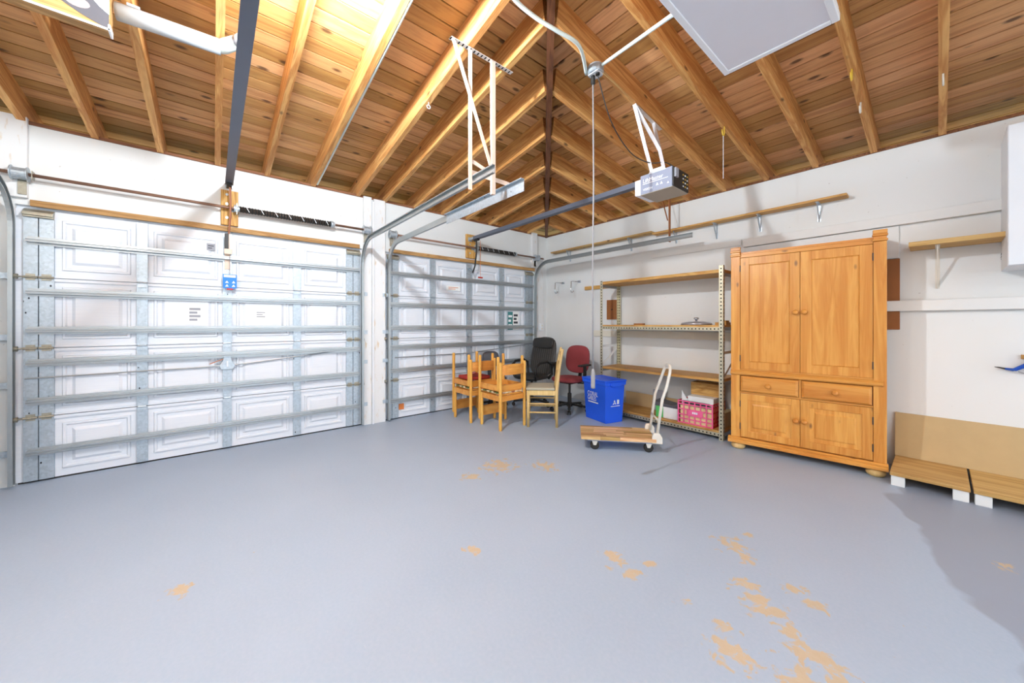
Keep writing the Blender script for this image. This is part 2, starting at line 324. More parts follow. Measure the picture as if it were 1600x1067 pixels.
# ----------------------------------------------------------------- roof
RD, RW, TD = .19, .042, .025      # rafter depth, width, board thickness
ceil = thing('ceiling', 'hipped ceiling of bare pine boards on exposed rafters', 'ceiling', kind='structure')
XH = 6.6
SLOPE = math.atan(TP); CS = math.cos(SLOPE)
def rafter_left(y):
    x0, x1 = -.55, min(-y-.03, XH)
    if x1-x0 < .15: return
    o = MB().box((0, -RW/2, 0), ((x1-x0)/CS, RW/2, RD*CS)).build('rafter', 'rafter_wood', ceil)
    o.matrix_world = Matrix.Translation((x0, y, WH+TP*x0)) @ Matrix.Rotation(-SLOPE, 4, 'Y')
def rafter_right(x):
    y0, y1 = .55, max(-x+.03, -XH)
    if y0-y1 < .15: return
    o = MB().box((0, -RW/2, 0), ((y0-y1)/CS, RW/2, RD*CS)).build('rafter', 'rafter_wood', ceil)
    o.matrix_world = Matrix.Translation((x, y0, WH-TP*y0)) @ Matrix.Rotation(-math.pi/2, 4, 'Z') @ Matrix.Rotation(-SLOPE, 4, 'Y')
JK = [.041+.398*k for k in range(1, 8)]
LY = [-q for q in JK]+[L(559, 306).y, L(489, 288).y, L(417, 266).y, L(340, 256).y, L(251, 236).y, L(149, 211).y, L(36, 184).y, -6.0]
RX = JK+[B(1198, 280).x, B(1275, 259).x, B(1365.5, 237).x, B(1472.5, 208).x, 4.98, 5.38, 5.78, 6.18, 6.58]
for y in LY: rafter_left(y)
for x in RX: rafter_right(x)
hl = MB().box((0, -.024, 0), (XH*math.sqrt(2)/math.cos(math.atan(TP/math.sqrt(2))), .024, .2)).build('hip_rafter', 'hip_wood', ceil)
hl.matrix_world = Matrix.Translation((-.02, .02, WH-.012)) @ Matrix.Rotation(-math.pi/4, 4, 'Z') @ Matrix.Rotation(-math.atan(TP/math.sqrt(2)), 4, 'Y')
BW = .118
def board(u0, u1, a, b, cut, left):
    # local x runs along the board; u is the distance from the wall; cut: board ends on the hip
    z0 = lambda u: WH+RD+TP*u
    g = .010
    u0 += g; mb = MB(); um = (u0+u1)/2
    org = Vector((um, a, z0(um))) if left else Vector((a, -um, z0(um)))
    V = []
    for u in (u0, u1):
        e = -u if left else u
        end = e if cut else b
        for dz in (0, TD): 
            V.append(((a, u, z0(u)+dz), (end, u, z0(u)+dz)))
    loc = []
    for p, q in V:
        for (l, u, z) in (p, q): loc.append((abs(l-a), (u-um)*(1 if left else 1), z-z0(um)))
    F = [(0, 1, 5, 4), (2, 6, 7, 3), (0, 2, 3, 1), (4, 5, 7, 6), (0, 4, 6, 2), (1, 3, 7, 5)]
    mb.add(loc, F); o = mb.build('roof_board', 'board_wood', ceil)
    if left: o.matrix_world = Matrix(((0, 1, 0, um), (1, 0, 0, a), (0, 0, 1, z0(um)), (0, 0, 0, 1)))   # l -> +y , u -> +x
    else: o.matrix_world = Matrix(((-1, 0, 0, a), (0, -1, 0, -um), (0, 0, 1, z0(um)), (0, 0, 0, 1)))    # l -> -x , u -> -y
u = -.56; rr = random.Random(3)
while u < XH:
    u1 = u+BW; YF, XF = YS-.4, XE+.2
    if u < 0: YE = .56; XS = -.56
    # left slope: from YF towards the hip
    for left in (True, False):
        far = YF if left else XF; hip = (-max(u, u1) if left else max(u, u1))
        if abs(far)-abs(hip) < .25 and u > 0: continue
        if 0 < u < 3.3:
            span = abs(far)-max(u, u1); cutp = (max(u, u1)+span*rr.uniform(.25, .75)); j = -cutp if left else cutp
            # near-hip piece and far piece, butted over a rafter
            arr = LY if left else RX; j = min(arr, key=lambda q: abs(q-j))
            if abs(j)-max(u, u1) > .35 and abs(far)-abs(j) > .35:
                board(u, u1, far, j, False, left); board(u, u1, j+(.003 if left else -.003), 0, True, left); continue
        board(u, u1, far, 0, True, left)
    u = u1
# closed roof deck above the boards
for nm, pts in (('roof_deck', [(-.56, YS-.4), (-.56, .56), (XH, -XH), (XH, YS-.4)]), ('roof_deck', [(-.56, .56), (XE+.2, .56), (XE+.2, -XH), (XH, -XH)])):
    lf = pts[0][1] < 0; zf = (lambda x, y: WH+RD+TD+TP*x) if lf else (lambda x, y: WH+RD+TD-TP*y)
    MB().add([(x, y, zf(x, y)+.001) for x, y in pts]+[(x, y, zf(x, y)+.03) for x, y in pts], [(0, 1, 2, 3), (7, 6, 5, 4), (0, 4, 5, 1), (1, 5, 6, 2), (2, 6, 7, 3), (3, 7, 4, 0)]).build(nm, 'hip_wood', ceil)
# ================================================================= GARAGE DOORS
ZS = (1.826, 1.438, 1.148, .902, .612, .232); ZJ = (0.012, .492, 1.014, 1.55, 2.068)
def garage_door(name, label, cols, lock):
    # cols: outer edge, strip split, strip end, then panel/stile edges, strip split, outer edge
    y0, y1 = cols[0], cols[-1]; yc = (y0+y1)/2; R = thing(name, label, 'garage door', (0, yc, 0), kind='structure'); O = (0, yc, 0)
    panels = [(cols[2], cols[3]), (cols[4], cols[5]), (cols[6], cols[7]), (cols[8], cols[9])]
    for i in range(4):
        za, zb = ZJ[i]+(.003 if i else 0), ZJ[i+1]-.003
        m = MB(O).box((-.05, y0-.042, za), (-.014, y1+.042, zb))
        if i < 3: m.box((-.014, y0, zb-.022), (.0, y1, zb))
        if i: m.box((-.014, y0, za), (-.004, y1, za+.014))
        m.box((-.05, y0-.042, zb), (-.034, y1+.042, zb+(.012 if i < 3 else .035)))
        sec = m.build('section', 'door_white', R)
        for a, b in panels:
            u0, u1, v0, v1 = a+.035, b-.035, za+.06, zb-.06
            MB(O).rings([(u0, u1, v0, v1, -.0138), (u0+.005, u1-.005, v0+.005, v1-.005, -.001), (u0+.018, u1-.018, v0+.018, v1-.018, -.001), (u0+.026, u1-.026, v0+.026, v1-.026, -.0132), (u0+.05, u1-.05, v0+.05, v1-.05, -.0132), (u0+.07, u1-.07, v0+.07, v1-.07, .002)], lambda u, v, d: (d, u, v)).build('raised_panel', 'door_white', sec)
    for a, b in ((cols[3], cols[4]), (cols[5], cols[6]), (cols[7], cols[8])):
        m = MB(O)
        for i in range(4): m.box((-.0138, a, ZJ[i]+.004), (.006, b, ZJ[i+1]-.005)).box((.006, a, ZJ[i]+.006), (.010, a+.008, ZJ[i+1]-.006)).box((.006, b-.008, ZJ[i]+.006), (.010, b, ZJ[i+1]-.006))
        m.build('stile', 'galvanised_holes', R)
        for z in ZJ[1:4]:
            MB(O).box((.0101, (a+b)/2-.026, z-.04), (.016, (a+b)/2+.026, z+.04)).tube([((.018), (a+b)/2-.026, z), ((.018), (a+b)/2+.026, z)], .007, 8).build('hinge', 'galvanised', R)
    for a, b in ((cols[0], cols[1]-.003), (cols[1]+.003, cols[2]), (cols[9], cols[10]-.003), (cols[10]+.003, cols[11])):
        m = MB(O)
        for i in range(4): m.box((-.0138, a, ZJ[i]+.004), (.01, b, min(ZJ[i+1]-.005, 2.0)))
        m.build('end_stile', 'galvanised_holes', R)
        for z in ZJ[1:4]:
            MB(O).box((.0101, a+.012, z-.022), (.017, b-.012, z+.026)).tube([(.02, a, z), (.02, b, z)], .009, 8).build('hinge', 'bracket_steel', R)
    for a, b in ((cols[0], cols[2]), (cols[9], cols[11])):
        MB(O).prism([(.0, 2.0), (.035, 2.0), (.035, 2.012), (.05, 2.012), (.05, 2.028), (.035, 2.028), (.035, 2.038), (.0, 2.065), (-.0138, 2.065)], lambda p, q, d: (p, d, q), a, b).build('top_bracket', 'bracket_steel', R, bevel=.002)
    for z in ZS:
        MB(O).prism([(.0101, -.03), (.014, -.03), (.014, -.017), (.055, -.013), (.055, -.006), (.049, -.002), (.049, .002), (.055, .006), (.055, .013), (.014, .017), (.014, .03), (.0101, .03)], lambda p, q, d: (p, d, z+q), y0+.02, y1-.015).build('strut', 'strut_steel', R)
    for z in ZJ[1:4]:
        for yy, dr in ((y0, -1), (y1, 1)): MB(O).tube([(.03, yy, z), (.03, yy+dr*.04, z)], .006, 8).lathe([(.0, -.01), (.02, -.01), (.02, .01), (0, .01)], (.03, yy+dr*.03, z), 'y', 12).build('roller', 'bracket_steel', R)
    ym = (cols[5]+cols[6])/2
    if lock:
        MB(O).tube([(.022, y0+.01, .79), (.022, ym-.03, .80)], .0065, 6).build('lock_bar', 'strut_steel', R)
        MB(O).tube([(.022, ym+.03, .80), (.022, y1-.02, .915)], .0065, 6).build('lock_bar', 'strut_steel', R)
        MB(O).prism([(ym-.06, .80), (ym-.045, .765), (ym+.045, .765), (ym+.06, .80), (ym+.035, .845), (ym+.025, .90), (ym-.025, .90), (ym-.035, .845)], lambda p, q, d: (d, p, q), .0165, .03).build('lock_plate', 'galvanised', R, bevel=.003)
        MB(O).bar((.036, ym, .79), (.036, ym, .845), .012, .012, (1, 0, 0)).build('lock_handle', 'white_trim', R)
        MB(O).bar((.045, ym-.13, .825), (.032, ym-.03, .865), .012, .008).build('latch_arm', 'copper', R)
    else:
        MB(O).tube([(.022, y0+.1, .775), (.022, ym, .775)], .0065, 6).build('lock_bar', 'strut_steel', R)
        MB(O).tube([(.022, ym+.03, .78), (.022, y1-.02, .87)], .0065, 6).build('lock_bar', 'strut_steel', R)
    MB(O).box((-.014, y0-.03, 0), (-.05, y1+.03, .0115)).build('bottom_seal', 'rubber', R)
    return R
CL1 = [-5.535, -5.464, -5.39, -4.948, -4.882, -4.379, -4.312, -3.80, -3.729, -3.272, -3.20, -3.123]
CL2 = [-2.803, -2.7395, -2.656, -2.214, -2.138, -1.636, -1.548, -1.038, -.949, -.50, -.425, -.335]
gd1 = garage_door('door_1', 'white panelled sectional garage door with steel struts, nearest the left edge', CL1, True)
gd2 = garage_door('door_2', 'white panelled sectional garage door with steel struts, behind stacked chairs', CL2, False)
def sticker(par, yc, px0, py0, px1, py1, mat, lines=0, lmat='ink', x=.0026, name='sticker'):
    a, b = L(px0, py0), L(px1, py1); O = (0, yc, 0)
    o = MB(O).box((x, a.y, b.z), (x+.0012, b.y, a.z)).build(name, mat, par)
    for i in range(lines):
        z = a.z+(b.z-a.z)*(i+1)/(lines+1); h = abs(a.z-b.z)*.12; ww = (b.y-a.y)
        MB(O).box((x+.0012, a.y+ww*.15, z-h/2), (x+.0018, b.y-ww*(.15+.2*(i % 2)), z+h/2)).build('print_line', lmat, o)
    return o
y1c, y2c = (CL1[0]+CL1[-1])/2, (CL2[0]+CL2[-1])/2
sticker(gd1, y1c, 323, 380, 336, 392, 'grey_sticker', 2, 'ink')
sticker(gd1, y1c, 292, 477, 317, 505, 'paper', 4, 'grey_sticker')
sticker(gd1, y1c, 398, 485, 417, 498, 'paper', 3, 'grey_sticker')
sticker(gd2, y2c, 697, 446, 719, 455, 'paper', 2, 'orange_sticker')
sticker(gd2, y2c, 793, 487, 801, 515, 'teal_sticker', 3, 'white_ink'); sticker(gd2, y2c, 801, 487, 810, 515, 'paper', 4, 'ink')
sticker(gd2, y2c, 623, 631, 631, 639, 'orange_sticker')
tg = thing('hang_tag', 'blue and white printed safety tag hanging on left garage door', 'tag', L(359, 428, .062))
O = tg.location; a, b = L(348, 428, .062), L(370, 451, .062)
cardo = MB(O).box((.0615, a.y, b.z), (.063, b.y, a.z)).build('card', 'blue_sticker', tg)
MB(O).box((.0631, a.y+.008, a.z-.028), (.0636, b.y-.008, a.z-.006)).build('print_band', 'white_ink', tg)
for i in range(2):
    for j in range(2): MB(O).prism([(0, 0), (.026, 0), (.013, .022)], lambda p, q, d: (d, a.y+.018+i*.05+p, b.z+.016+j*.034+q), .0631, .0636).build('print_triangle', 'white_ink', tg)
MB(O).box((.0615, a.y+.03, b.z-.014), (.063, b.y-.03, b.z-.0005)).build('red_tab', 'red_plastic', tg)
MB(O).tube([(.062, O.y, a.z-.005), (.061, O.y, 1.858)], .002, 6).build('cord', 'rust_steel', tg)
# door tracks
def door_track(y, zh, xe, side, label, x0=.062):
    r = .30; zc = zh-r
    pts = [(x0, y, .02), (x0, y, zc*.5), (x0, y, zc)]+arc((x0+r, y, zc), r, math.pi, math.pi/2, 10, (1, 0, 0), (0, 0, 1))[1:]+[(xe, y, zh)]
    T = thing('door_track', label, 'track', (0, y, 0)); O = (0, y, 0)
    s_ = side; pf = [(0, -.027), (.022*s_, -.027), (.022*s_, -.02), (.019*s_, -.02), (.019*s_, -.024), (.003*s_, -.024), (.003*s_, .024), (.019*s_, .024), (.019*s_, .02), (.022*s_, .02), (.022*s_, .027), (0, .027)]
    MB(O).sweep(pts, pf, (0, 1, 0)).build('rail', 'track_steel', T)
    for z in (.25, .75, 1.1, 1.55):
        MB(O).box((.036, y-s_*.012-.0, z-.022), (.055, y-s_*.001, z+.022)).box((.0355, y-s_*.055, z-.022), (.0395, y-s_*.001, z+.022)).build('jamb_bracket', 'galvanised', T)
    return T, pts
def angle_end(T, y, zh, xa, xb, side):
    MB((0, y, 0)).box((xa, y-side*.0005, zh-.055), (xb, y-side*.004, zh+.03)).box((xa, y-side*.004, zh+.026), (xb, y-side*.03, zh+.03)).build('angle_brace', 'galvanised_holes', T)
TA, _ = door_track(-5.585, 2.20, 2.6, 1, 'curved steel door track at the left edge of the left garage door')
TB, _ = door_track(-3.10, 2.165, 2.61, -1, 'curved steel track of the left door, left of the white post joint')
TC, _ = door_track(-2.81, 2.165, 2.50, 1, 'curved steel track of the right door, right of the white post joint'); angle_end(TC, -2.81, 2.165, 1.5, 2.56, 1)
TD_, _ = door_track(-.31, 2.20, 2.61, -1, 'curved steel door track in the corner, running above the metal shelves')
# torsion shafts
def torsion(label, ya, yb, ys0, ys1, yb1, z=2.295):
    T = thing('torsion_spring', label, 'spring', (.09, (ya+yb)/2, z)); O = T.location
    MB(O).tube([(.09, ya, z), (.09, yb, z)], .0125, 10).build('shaft', 'rust_steel', T, smooth=True)
    pts = []
    MB(O).tube([(.09, ys0, z), (.09, ys1, z)], .026, 14).build('coil_core', 'spring_steel', T, smooth=True)
    n = 34
    for i in range(n):
        y = ys0+(ys1-ys0)*(i+.5)/n; MB(O).lathe([(.0262, -.008), (.031, 0), (.0262, .008)], (.09, y, z), 'y', 12).build('coil', 'black_plastic', T)
    for i in range(7):
        y = ys0+(ys1-ys0)*(i+.6)/7; MB(O).bar((.121, y-.012, z+.022), (.121, y+.012, z-.022), .004, .002, (1, 0, 0)).build('paint_mark', 'white_ink', T)
    for y in (ys0-.015, ys1+.015): MB(O).lathe([(.013, -.02), (.036, -.02), (.036, .0), (.028, .008), (.028, .02), (.013, .02)], (.09, y, z), 'y', 14).build('winding_cone', 'galvanised', T, smooth=False)
    for y in yb1:
        MB(O).lathe([(.013, -.04), (.052, -.04), (.052, -.034), (.042, -.03), (.042, .03), (.052, .034), (.052, .04), (.013, .04)], (.09, y, z), 'y', 18).build('cable_drum', 'galvanised', T)
        MB(O).box((.0415, y-.02, z-.14), (.05, y+.02, z+.035)).box((.05, y+.055, z-.03), (.105, y+.059, z+.03)).build('bearing_plate', 'bracket_steel', T)
    return T
torsion('torsion spring on rusty shaft above the left garage door', -5.66, -3.02, -4.262, -3.452, (-5.53, -3.07))
torsion('torsion spring on rusty shaft above the right garage door', -2.80, -.16, -1.50, -.80, (-2.76, -.32))
def block(px0, py0, px1, py1, label):
    a, b = L(px0, py0), L(px1, py1); o = MB(((0, (a.y+b.y)/2, b.z))).box((.0005, a.y, max(b.z, 2.13)), (.036, b.y, a.z)).build('mounting_block', 'block_z', bevel=.003); o.location = (0, (a.y+b.y)/2, b.z)
    tag(o, label, 'block')
    for zz in (.07, .2, .29): MB(o.location).lathe([(0, 0), (.012, 0), (.012, .005), (0, .005)], (.0362, (a.y+b.y)/2-.02, b.z+zz), 'x', 10).build('bolt', 'galvanised', o)
    MB(o.location).box((.0362, (a.y+b.y)/2+.005, 2.27), (.042, (a.y+b.y)/2+.055, 2.32)).box((.042, (a.y+b.y)/2+.05, 2.24), (.12, (a.y+b.y)/2+.055, 2.34)).build('centre_bracket', 'galvanised', o)
block(345, 297, 372, 355, 'yellowish wood block on the wall above the left garage door')
block(727, 366, 741, 405, 'yellowish wood block on the wall above the right garage door')
#@@OBJECTS
# ================================================================= LAMP, OPENERS, HANGERS
RY = LY[9]                                            # rafter carrying the bulb
def lamp(x, y, label, drop=0.0, mat='lit_bulb'):
    zr = WH+TP*min(x, -y); z = zr-drop
    T = thing('ceiling_lamp', label, 'lamp', (x, y, z)); O = T.location
    MB(O).lathe([(0, -.001), (.055, -.001), (.055, -.02), (.04, -.045), (.022, -.05), (0, -.05)], O, 'z', 20).build('lampholder', 'white_trim', T, smooth=True)
    MB(O).lathe([(.0, -.05), (.014, -.05), (.016, -.075), (.036, -.105), (.043, -.13), (.036, -.158), (.018, -.172), (0, -.175)], O, 'z', 20).build('bulb', mat, T, smooth=True)
    if drop: MB(O).tube([(x, y, z), (x, y, zr)], .006, 8).build('flex', 'white_trim', T)
lamp(2.6, -4.05, 'bright bare bulb lamp on a rafter at the top edge of the picture')
lamp(3.0, -5.4, 'added pendant fill bulb, unseen behind the camera', .4, 'fill_bulb_warm')  # added lamp, never in view, lifts the overall light in the room
# door openers
def opener(label, y, zr, xh, logo):
    T = thing('door_opener', label, 'garage door opener', (xh, y, zr)); O = T.location
    MB(O).box((.12, y-.022, zr-.022), (xh, y+.022, zr+.022)).box((.12, y-.03, zr-.026), (xh, y+.03, zr-.0221)).build('rail', 'rail_steel', T)
    MB(O).tube([(.16, y+.012, zr+.03), (xh, y+.012, zr+.03)], .005, 6).build('drive_chain', 'black_plastic', T)
    MB(O).box((.037, y-.03, zr-.03), (.045, y+.03, zr+.03)).bar((.045, y, zr), (.15, y, zr), .05, .03).build('header_bracket', 'galvanised', T)
    x0, x1, z0, z1 = xh, xh+.27, zr-.155, zr+.005
    MB(O).box((x0, y-.131, z0), (x1, y+.131, z0+.004)).build('bottom_cover', 'opener_bottom', T)
    MB(O).box((x0, y-.131, z0+.0041), (x1-.004, y+.131, z1)).build('housing', 'opener_grey', T, bevel=.004)
    MB(O).prism([(x0+.07, z1-.01), (x0+.09, z1+.022), (x0+.2, z1+.022), (x0+.22, z1-.01)], lambda p, q, d: (p, d, q), y-.1305, y-.134).build('hanging_flange', 'galvanised', T)
    MB(O).prism([(x0-.058, z0+.012), (x0-.001, z0+.004), (x0-.001, z1-.02), (x0-.058, z1-.022)], lambda p, q, d: (p, d, q), y-.12, y+.12).build('light_lens', 'lens_white', T, bevel=.006)
    e = MB(O).box((x1-.0039, y-.128, z0+.006), (x1+.008, y+.128, z1-.004)).build('control_end', 'black_plastic', T, bevel=.004)
    MB(O).box((x1+.0082, y-.12, z0+.075), (x1+.022, y-.075, z1-.015)).build('capacitor_cover', 'grey_sticker', e)
    for i in range(4):
        for j in range(3): MB(O).box((x1+.0082, y+.02+j*.035, z0+.03+i*.03), (x1+.011, y+.036+j*.035, z0+.04+i*.03)).build('terminal', 'brass_yellow' if (i+j) % 2 else 'white_ink', e)
    if logo:
        F = lambda u, v: frame((x0+u, y-.1316, z0+v), (1, 0, 0), (0, 0, 1))
        text('LiftMaster', .046, 'white_ink', T, F(.022, .094), sx=.92)
        MB(O)
        for k in range(1):
            pass
        lo = [o for o in T.children if o.name.startswith('lettering')]
        for o in lo: o.data.transform(Matrix.Translation(-Vector(O)))
        MB(O).box((x0+.022, y-.1312, z0+.082), (x0+.235, y-.1325, z0+.086)).build('printed_line', 'white_ink', T)
        o = text('VISION', .026, 'white_ink', T, F(.024, .03)); o.data.transform(Matrix.Translation(-Vector(O)))
        for k, uu in enumerate((.135, .17)): MB(O).prism([(uu, .045), (uu+.022, .045), (uu+.011, .068)], lambda p, q, d: (x0+p, d, z0+q), y-.1312, y-.1325).build('printed_triangle', 'white_ink', T)
        MB(O).prism([(.226, .035), (.244, .035), (.235, .052)], lambda p, q, d: (x0+p, d, z0+q), y-.1312, y-.1325).build('printed_triangle', 'white_ink', T)
    return T
OP2 = opener('grey garage door opener hanging from rafters, rail to the right door', -1.603, 2.415, 2.80, True)
OP1 = opener('dark steel opener rail running up from the left garage door', -4.335, 2.525, 3.35, False)
# right opener: hanger straps up to the rafter
def strap(T, O, p, q, mat='strap_z', w=.028):
    MB(O).bar(p, q, w, .003, (0, 1, 0) if abs(Vector(q).z-Vector(p).z) > .1 else (0, 0, 1)).build('hanger_strap', mat, T)
ta, tb = roofR(1000, 158, -.004), roofR(1025, 190, -.004); rx = RX[6]; O = OP2.location
def on_rafter(v): return Vector((rx+.0, v.y, WH-TP*v.y-.006))
ta, tb = on_rafter(ta), on_rafter(tb); te = on_rafter(Vector((0, tb.y+.12, 0)))
MB(O).bar(ta, te, .03, .004).build('hanger_bar', 'strap_y', OP2)
strap(OP2, O, ta, (2.90, -1.7355, 2.425)); strap(OP2, O, tb, (3.0, -1.7355, 2.425)); strap(OP2, O, ta, tb.lerp(Vector((3.0, -1.7355, 2.425)), .62))
# left opener: straps out of view, arm and rod at the door
O = OP1.location
for yy in (-4.46, -4.21): strap(OP1, O, (3.5, yy, 2.53), (3.5, yy, WH+TP*3.5))
MB(O).bar((3.5, -4.5, WH+TP*3.5+.003), (3.5, LY[9]+.02, WH+TP*3.5+.003), .03, .005).build('hanger_bar', 'strap_y', OP1)
MB(O).tube([(.15, -4.33, 2.50), (.135, -4.325, 2.35), (.125, -4.325, 2.2), (.08, -4.335, 2.05)], .008, 8).build('release_rod', 'copper', OP1)
MB(O).box((.10, -4.355, 2.47), (.2, -4.315, 2.503)).build('trolley', 'black_plastic', OP1)
MB(O).bar((.075, -4.352, 2.05), (.058, -4.352, 1.9), .03, .006, (1, 0, 0)).build('door_arm', 'dark_metal', OP1)
MB(O).box((.056, -4.37, 1.86), (.0645, -4.31, 1.91)).build('arm_plate', 'pink_primer', OP1, bevel=.003)
MB(O).box((.0101, -4.366, 1.72), (.0145, -4.326, 2.06)).build('arm_bracket', 'pink_primer', OP1)
O = OP2.location
MB(O).box((.16, -1.62, 2.368), (.26, -1.586, 2.388)).build('trolley', 'black_plastic', OP2)
MB(O).tube([(.2, -1.60, 2.38), (.185, -1.59, 2.2), (.15, -1.592, 2.02), (.10, -1.595, 1.93)], .011, 8).build('door_arm', 'black_plastic', OP2)
MB(O).bar((.105, -1.595, 1.95), (.012, -1.595, 2.0), .035, .01).build('arm_bracket', 'galvanised', OP2)
MB(O).tube([(.24, -1.56, 2.37), (.24, -1.56, 1.86)], .0025, 6).build('release_cord', 'orange_sticker', OP2)
MB(O).tube([(.24, -1.595, 1.85), (.24, -1.525, 1.85)], .011, 8).build('release_handle', 'red_plastic', OP2)
# track hangers
H = thing('track_hanger', 'pale perforated angle frame hanging the two middle door tracks', 'hanger', (2.39, -3.0, WH+TP*2.39)); O = H.location; zt = WH+TP*2.39-.004
MB(O).bar((2.39, -3.29, zt), (2.39, -2.78, zt), .03, .005).build('top_angle', 'strap_y', H)
MB(O).bar((2.39, -3.139, zt), (2.39, -3.139, 2.09), .028, .004, (1, 0, 0)).build('drop_angle', 'pink_primer', H)
MB(O).bar((2.39, -2.952, zt), (2.39, -2.952, 2.10), .032, .02, (1, 0, 0)).build('drop_angle', 'pink_primer', H)
MB(O).bar((2.394, -3.27, zt), (2.394, -2.96, 2.26), .026, .004, (1, 0, 0)).build('brace_angle', 'pink_primer', H)
MB(O).bar((2.386, -3.12, 2.285), (2.386, -2.965, 2.245), .026, .004, (1, 0, 0)).build('link_bar', 'pink_primer', H)
MB(O).bar((2.382, -3.12, 2.212), (2.382, -2.80, 2.212), .03, .004, (1, 0, 0)).build('cross_bar', 'pink_primer', H)
H = thing('track_hanger', 'brown painted angle bar hanging the corner track below the opener', 'hanger', (2.334, -.31, 2.6)); O = H.location
MB(O).bar((2.334, -.291, WH+TP*.31), (2.334, -.291, 2.17), .032, .012, (1, 0, 0)).build('drop_angle', 'brown_ply', H)
MB(O).bar((2.25, -.33, WH+TP*.31), (2.33, -.33, 2.42), .02, .006, (1, 0, 0)).build('brace_angle', 'brown_ply', H)
MB(O).bar((2.20, -.322, WH+TP*.32-.003), (2.50, -.322, WH+TP*.32-.003), .03, .005).build('top_angle', 'brown_ply', H)
H = thing('track_hanger', 'steel strap hanging the leftmost track, at the left picture edge', 'hanger', (2.3, -5.6, 2.2)); O = H.location
MB(O).bar((2.4, -5.6, WH+TP*2.4), (2.4, -5.6, 2.16), .03, .004, (1, 0, 0)).build('drop_angle', 'pink_primer', H)
# large flat panel light
px0, px1, py0, py1, pz = 3.525, 4.063, -3.21, -1.99, 2.75
PL = thing('panel_light', 'large flat white framed ceiling panel light, unlit, under the rafters', 'light fixture', ((px0+px1)/2, (py0+py1)/2, pz)); O = PL.location
MB(O).box((px0+.02, py0+.02, pz+.006), (px1-.02, py1-.02, pz+.011)).build('diffuser', 'panel_diffuser', PL)
for a, b in (((px0, py0, pz), (px0+.032, py1, pz+.04)), ((px1-.032, py0, pz), (px1, py1, pz+.04)), ((px0+.032, py0, pz), (px1-.032, py0+.032, pz+.04)), ((px0+.032, py1-.032, pz), (px1-.032, py1, pz+.04))): MB(O).box(a, b).build('frame_bar', 'panel_frame', PL, bevel=.004)
MB(O).box((px0+.005, py0+.005, pz+.0405), (px1-.005, py1-.005, pz+.07)).build('housing', 'white_trim', PL)
for x, y in ((RX[8], -2.15), (RX[9]-.03, -2.15), (RX[8], -3.05), (RX[9]-.03, -3.05)): MB(O).tube([(x, y, pz+.07), (x, y, WH-TP*y+.002)], .004, 6).build('hanger_rod', 'galvanised', PL)
# junction box, conduits, cables
jc = Vector((RX[6], -2.37, WH+TP*2.37-.03))
J = thing('junction_box', 'grey metal junction box with outlets on a rafter', 'junction box', jc); O = jc
MB(O).lathe([(0, .028), (.052, .028), (.056, .02), (.056, -.025), (.05, -.03), (0, -.03)], jc, 'z', 14).build('housing', 'galvanised', J)
MB(O).box((jc.x-.04, jc.y-.035, jc.z-.034), (jc.x+.04, jc.y+.035, jc.z-.0301)).build('cover_plate', 'white_trim', J)
for dx in (-.02, .02): MB(O).lathe([(0, 0), (.015, 0), (.015, -.012), (0, -.012)], (jc.x+dx, jc.y-.005, jc.z-.0341), 'z', 12).build('socket', 'black_plastic', J)
def cable(name, label, pts, r, mat, n=8, smooth_n=6):
    P = [Vector(p) for p in pts]; Q = []
    for i in range(len(P)-1):
        a, b, c, d = P[max(i-1, 0)], P[i], P[i+1], P[min(i+2, len(P)-1)]
        for k in range(smooth_n):
            t = k/smooth_n; Q.append(.5*((2*b)+(c-a)*t+(2*a-5*b+4*c-d)*t*t+(3*b-a-3*c+d)*t*t*t))
    Q.append(P[-1]); o0 = P[0]
    o = MB(o0).tube(Q, r, n).build(name, mat, smooth=True); o.location = o0
    return tag(o, label, 'cable')
e1 = G(1052, 24, pz+.03)
cable('conduit', 'straight white conduit from the junction box to the panel light', [jc+Vector((.068, -.01, .0)), (px0-.012, e1.y, pz+.035)], .011, 'pvc_white')
c2 = [jc+Vector((-.075, -.01, .01)), hit(905, 72, 2, 2.99), hit(870, 48, 2, 3.0), hit(835, 26, 2, 3.02), hit(800, -6, 2, 3.05), hit(770, -60, 2, 3.05)]
cable('conduit', 'curved white conduit running up left from the junction box', c2, .012, 'pvc_white')
hc = thing('extension_cord', 'long cord hanging straight down from the junction box', 'cord', (jc.x-.02, jc.y-.005, .74)); O = hc.location
MB(O).tube([(O.x, O.y, jc.z-.047), (O.x+.006, O.y, 2.2), (O.x-.004, O.y, 1.5), (O.x, O.y, .88)], .0055, 8).build('cable', 'cable_grey', hc, smooth=True)
MB(O).lathe([(.006, .0), (.014, .0), (.015, .01), (.015, .1), (.012, .12), (.006, .14)], O, 'z', 12).build('socket_end', 'cable_grey', hc, smooth=True)
MB(O).lathe([(.006, 0), (.016, -.002), (.016, -.04), (.006, -.05)], (O.x, O.y, jc.z-.047), 'z', 12).build('plug', 'dark_metal', hc)
cable('power_cable', 'thin dark cable sagging from the junction box to the opener', [jc+Vector((.02, -.005, -.047)), hit(955, 190, 1, -2.2), hit(985, 238, 1, -1.95), hit(1014, 254, 1, -1.76), (3.0, -1.70, 2.475), (3.05, -1.64, 2.428)], .004, 'dark_metal')
cable('bell_wire', 'thin orange wire from the junction box to the hanger bar', [jc+Vector((.04, .02, -.03)), hit(970, 140, 2, 2.93), ta+Vector((.0, -.02, -.01))], .0025, 'wire_orange')
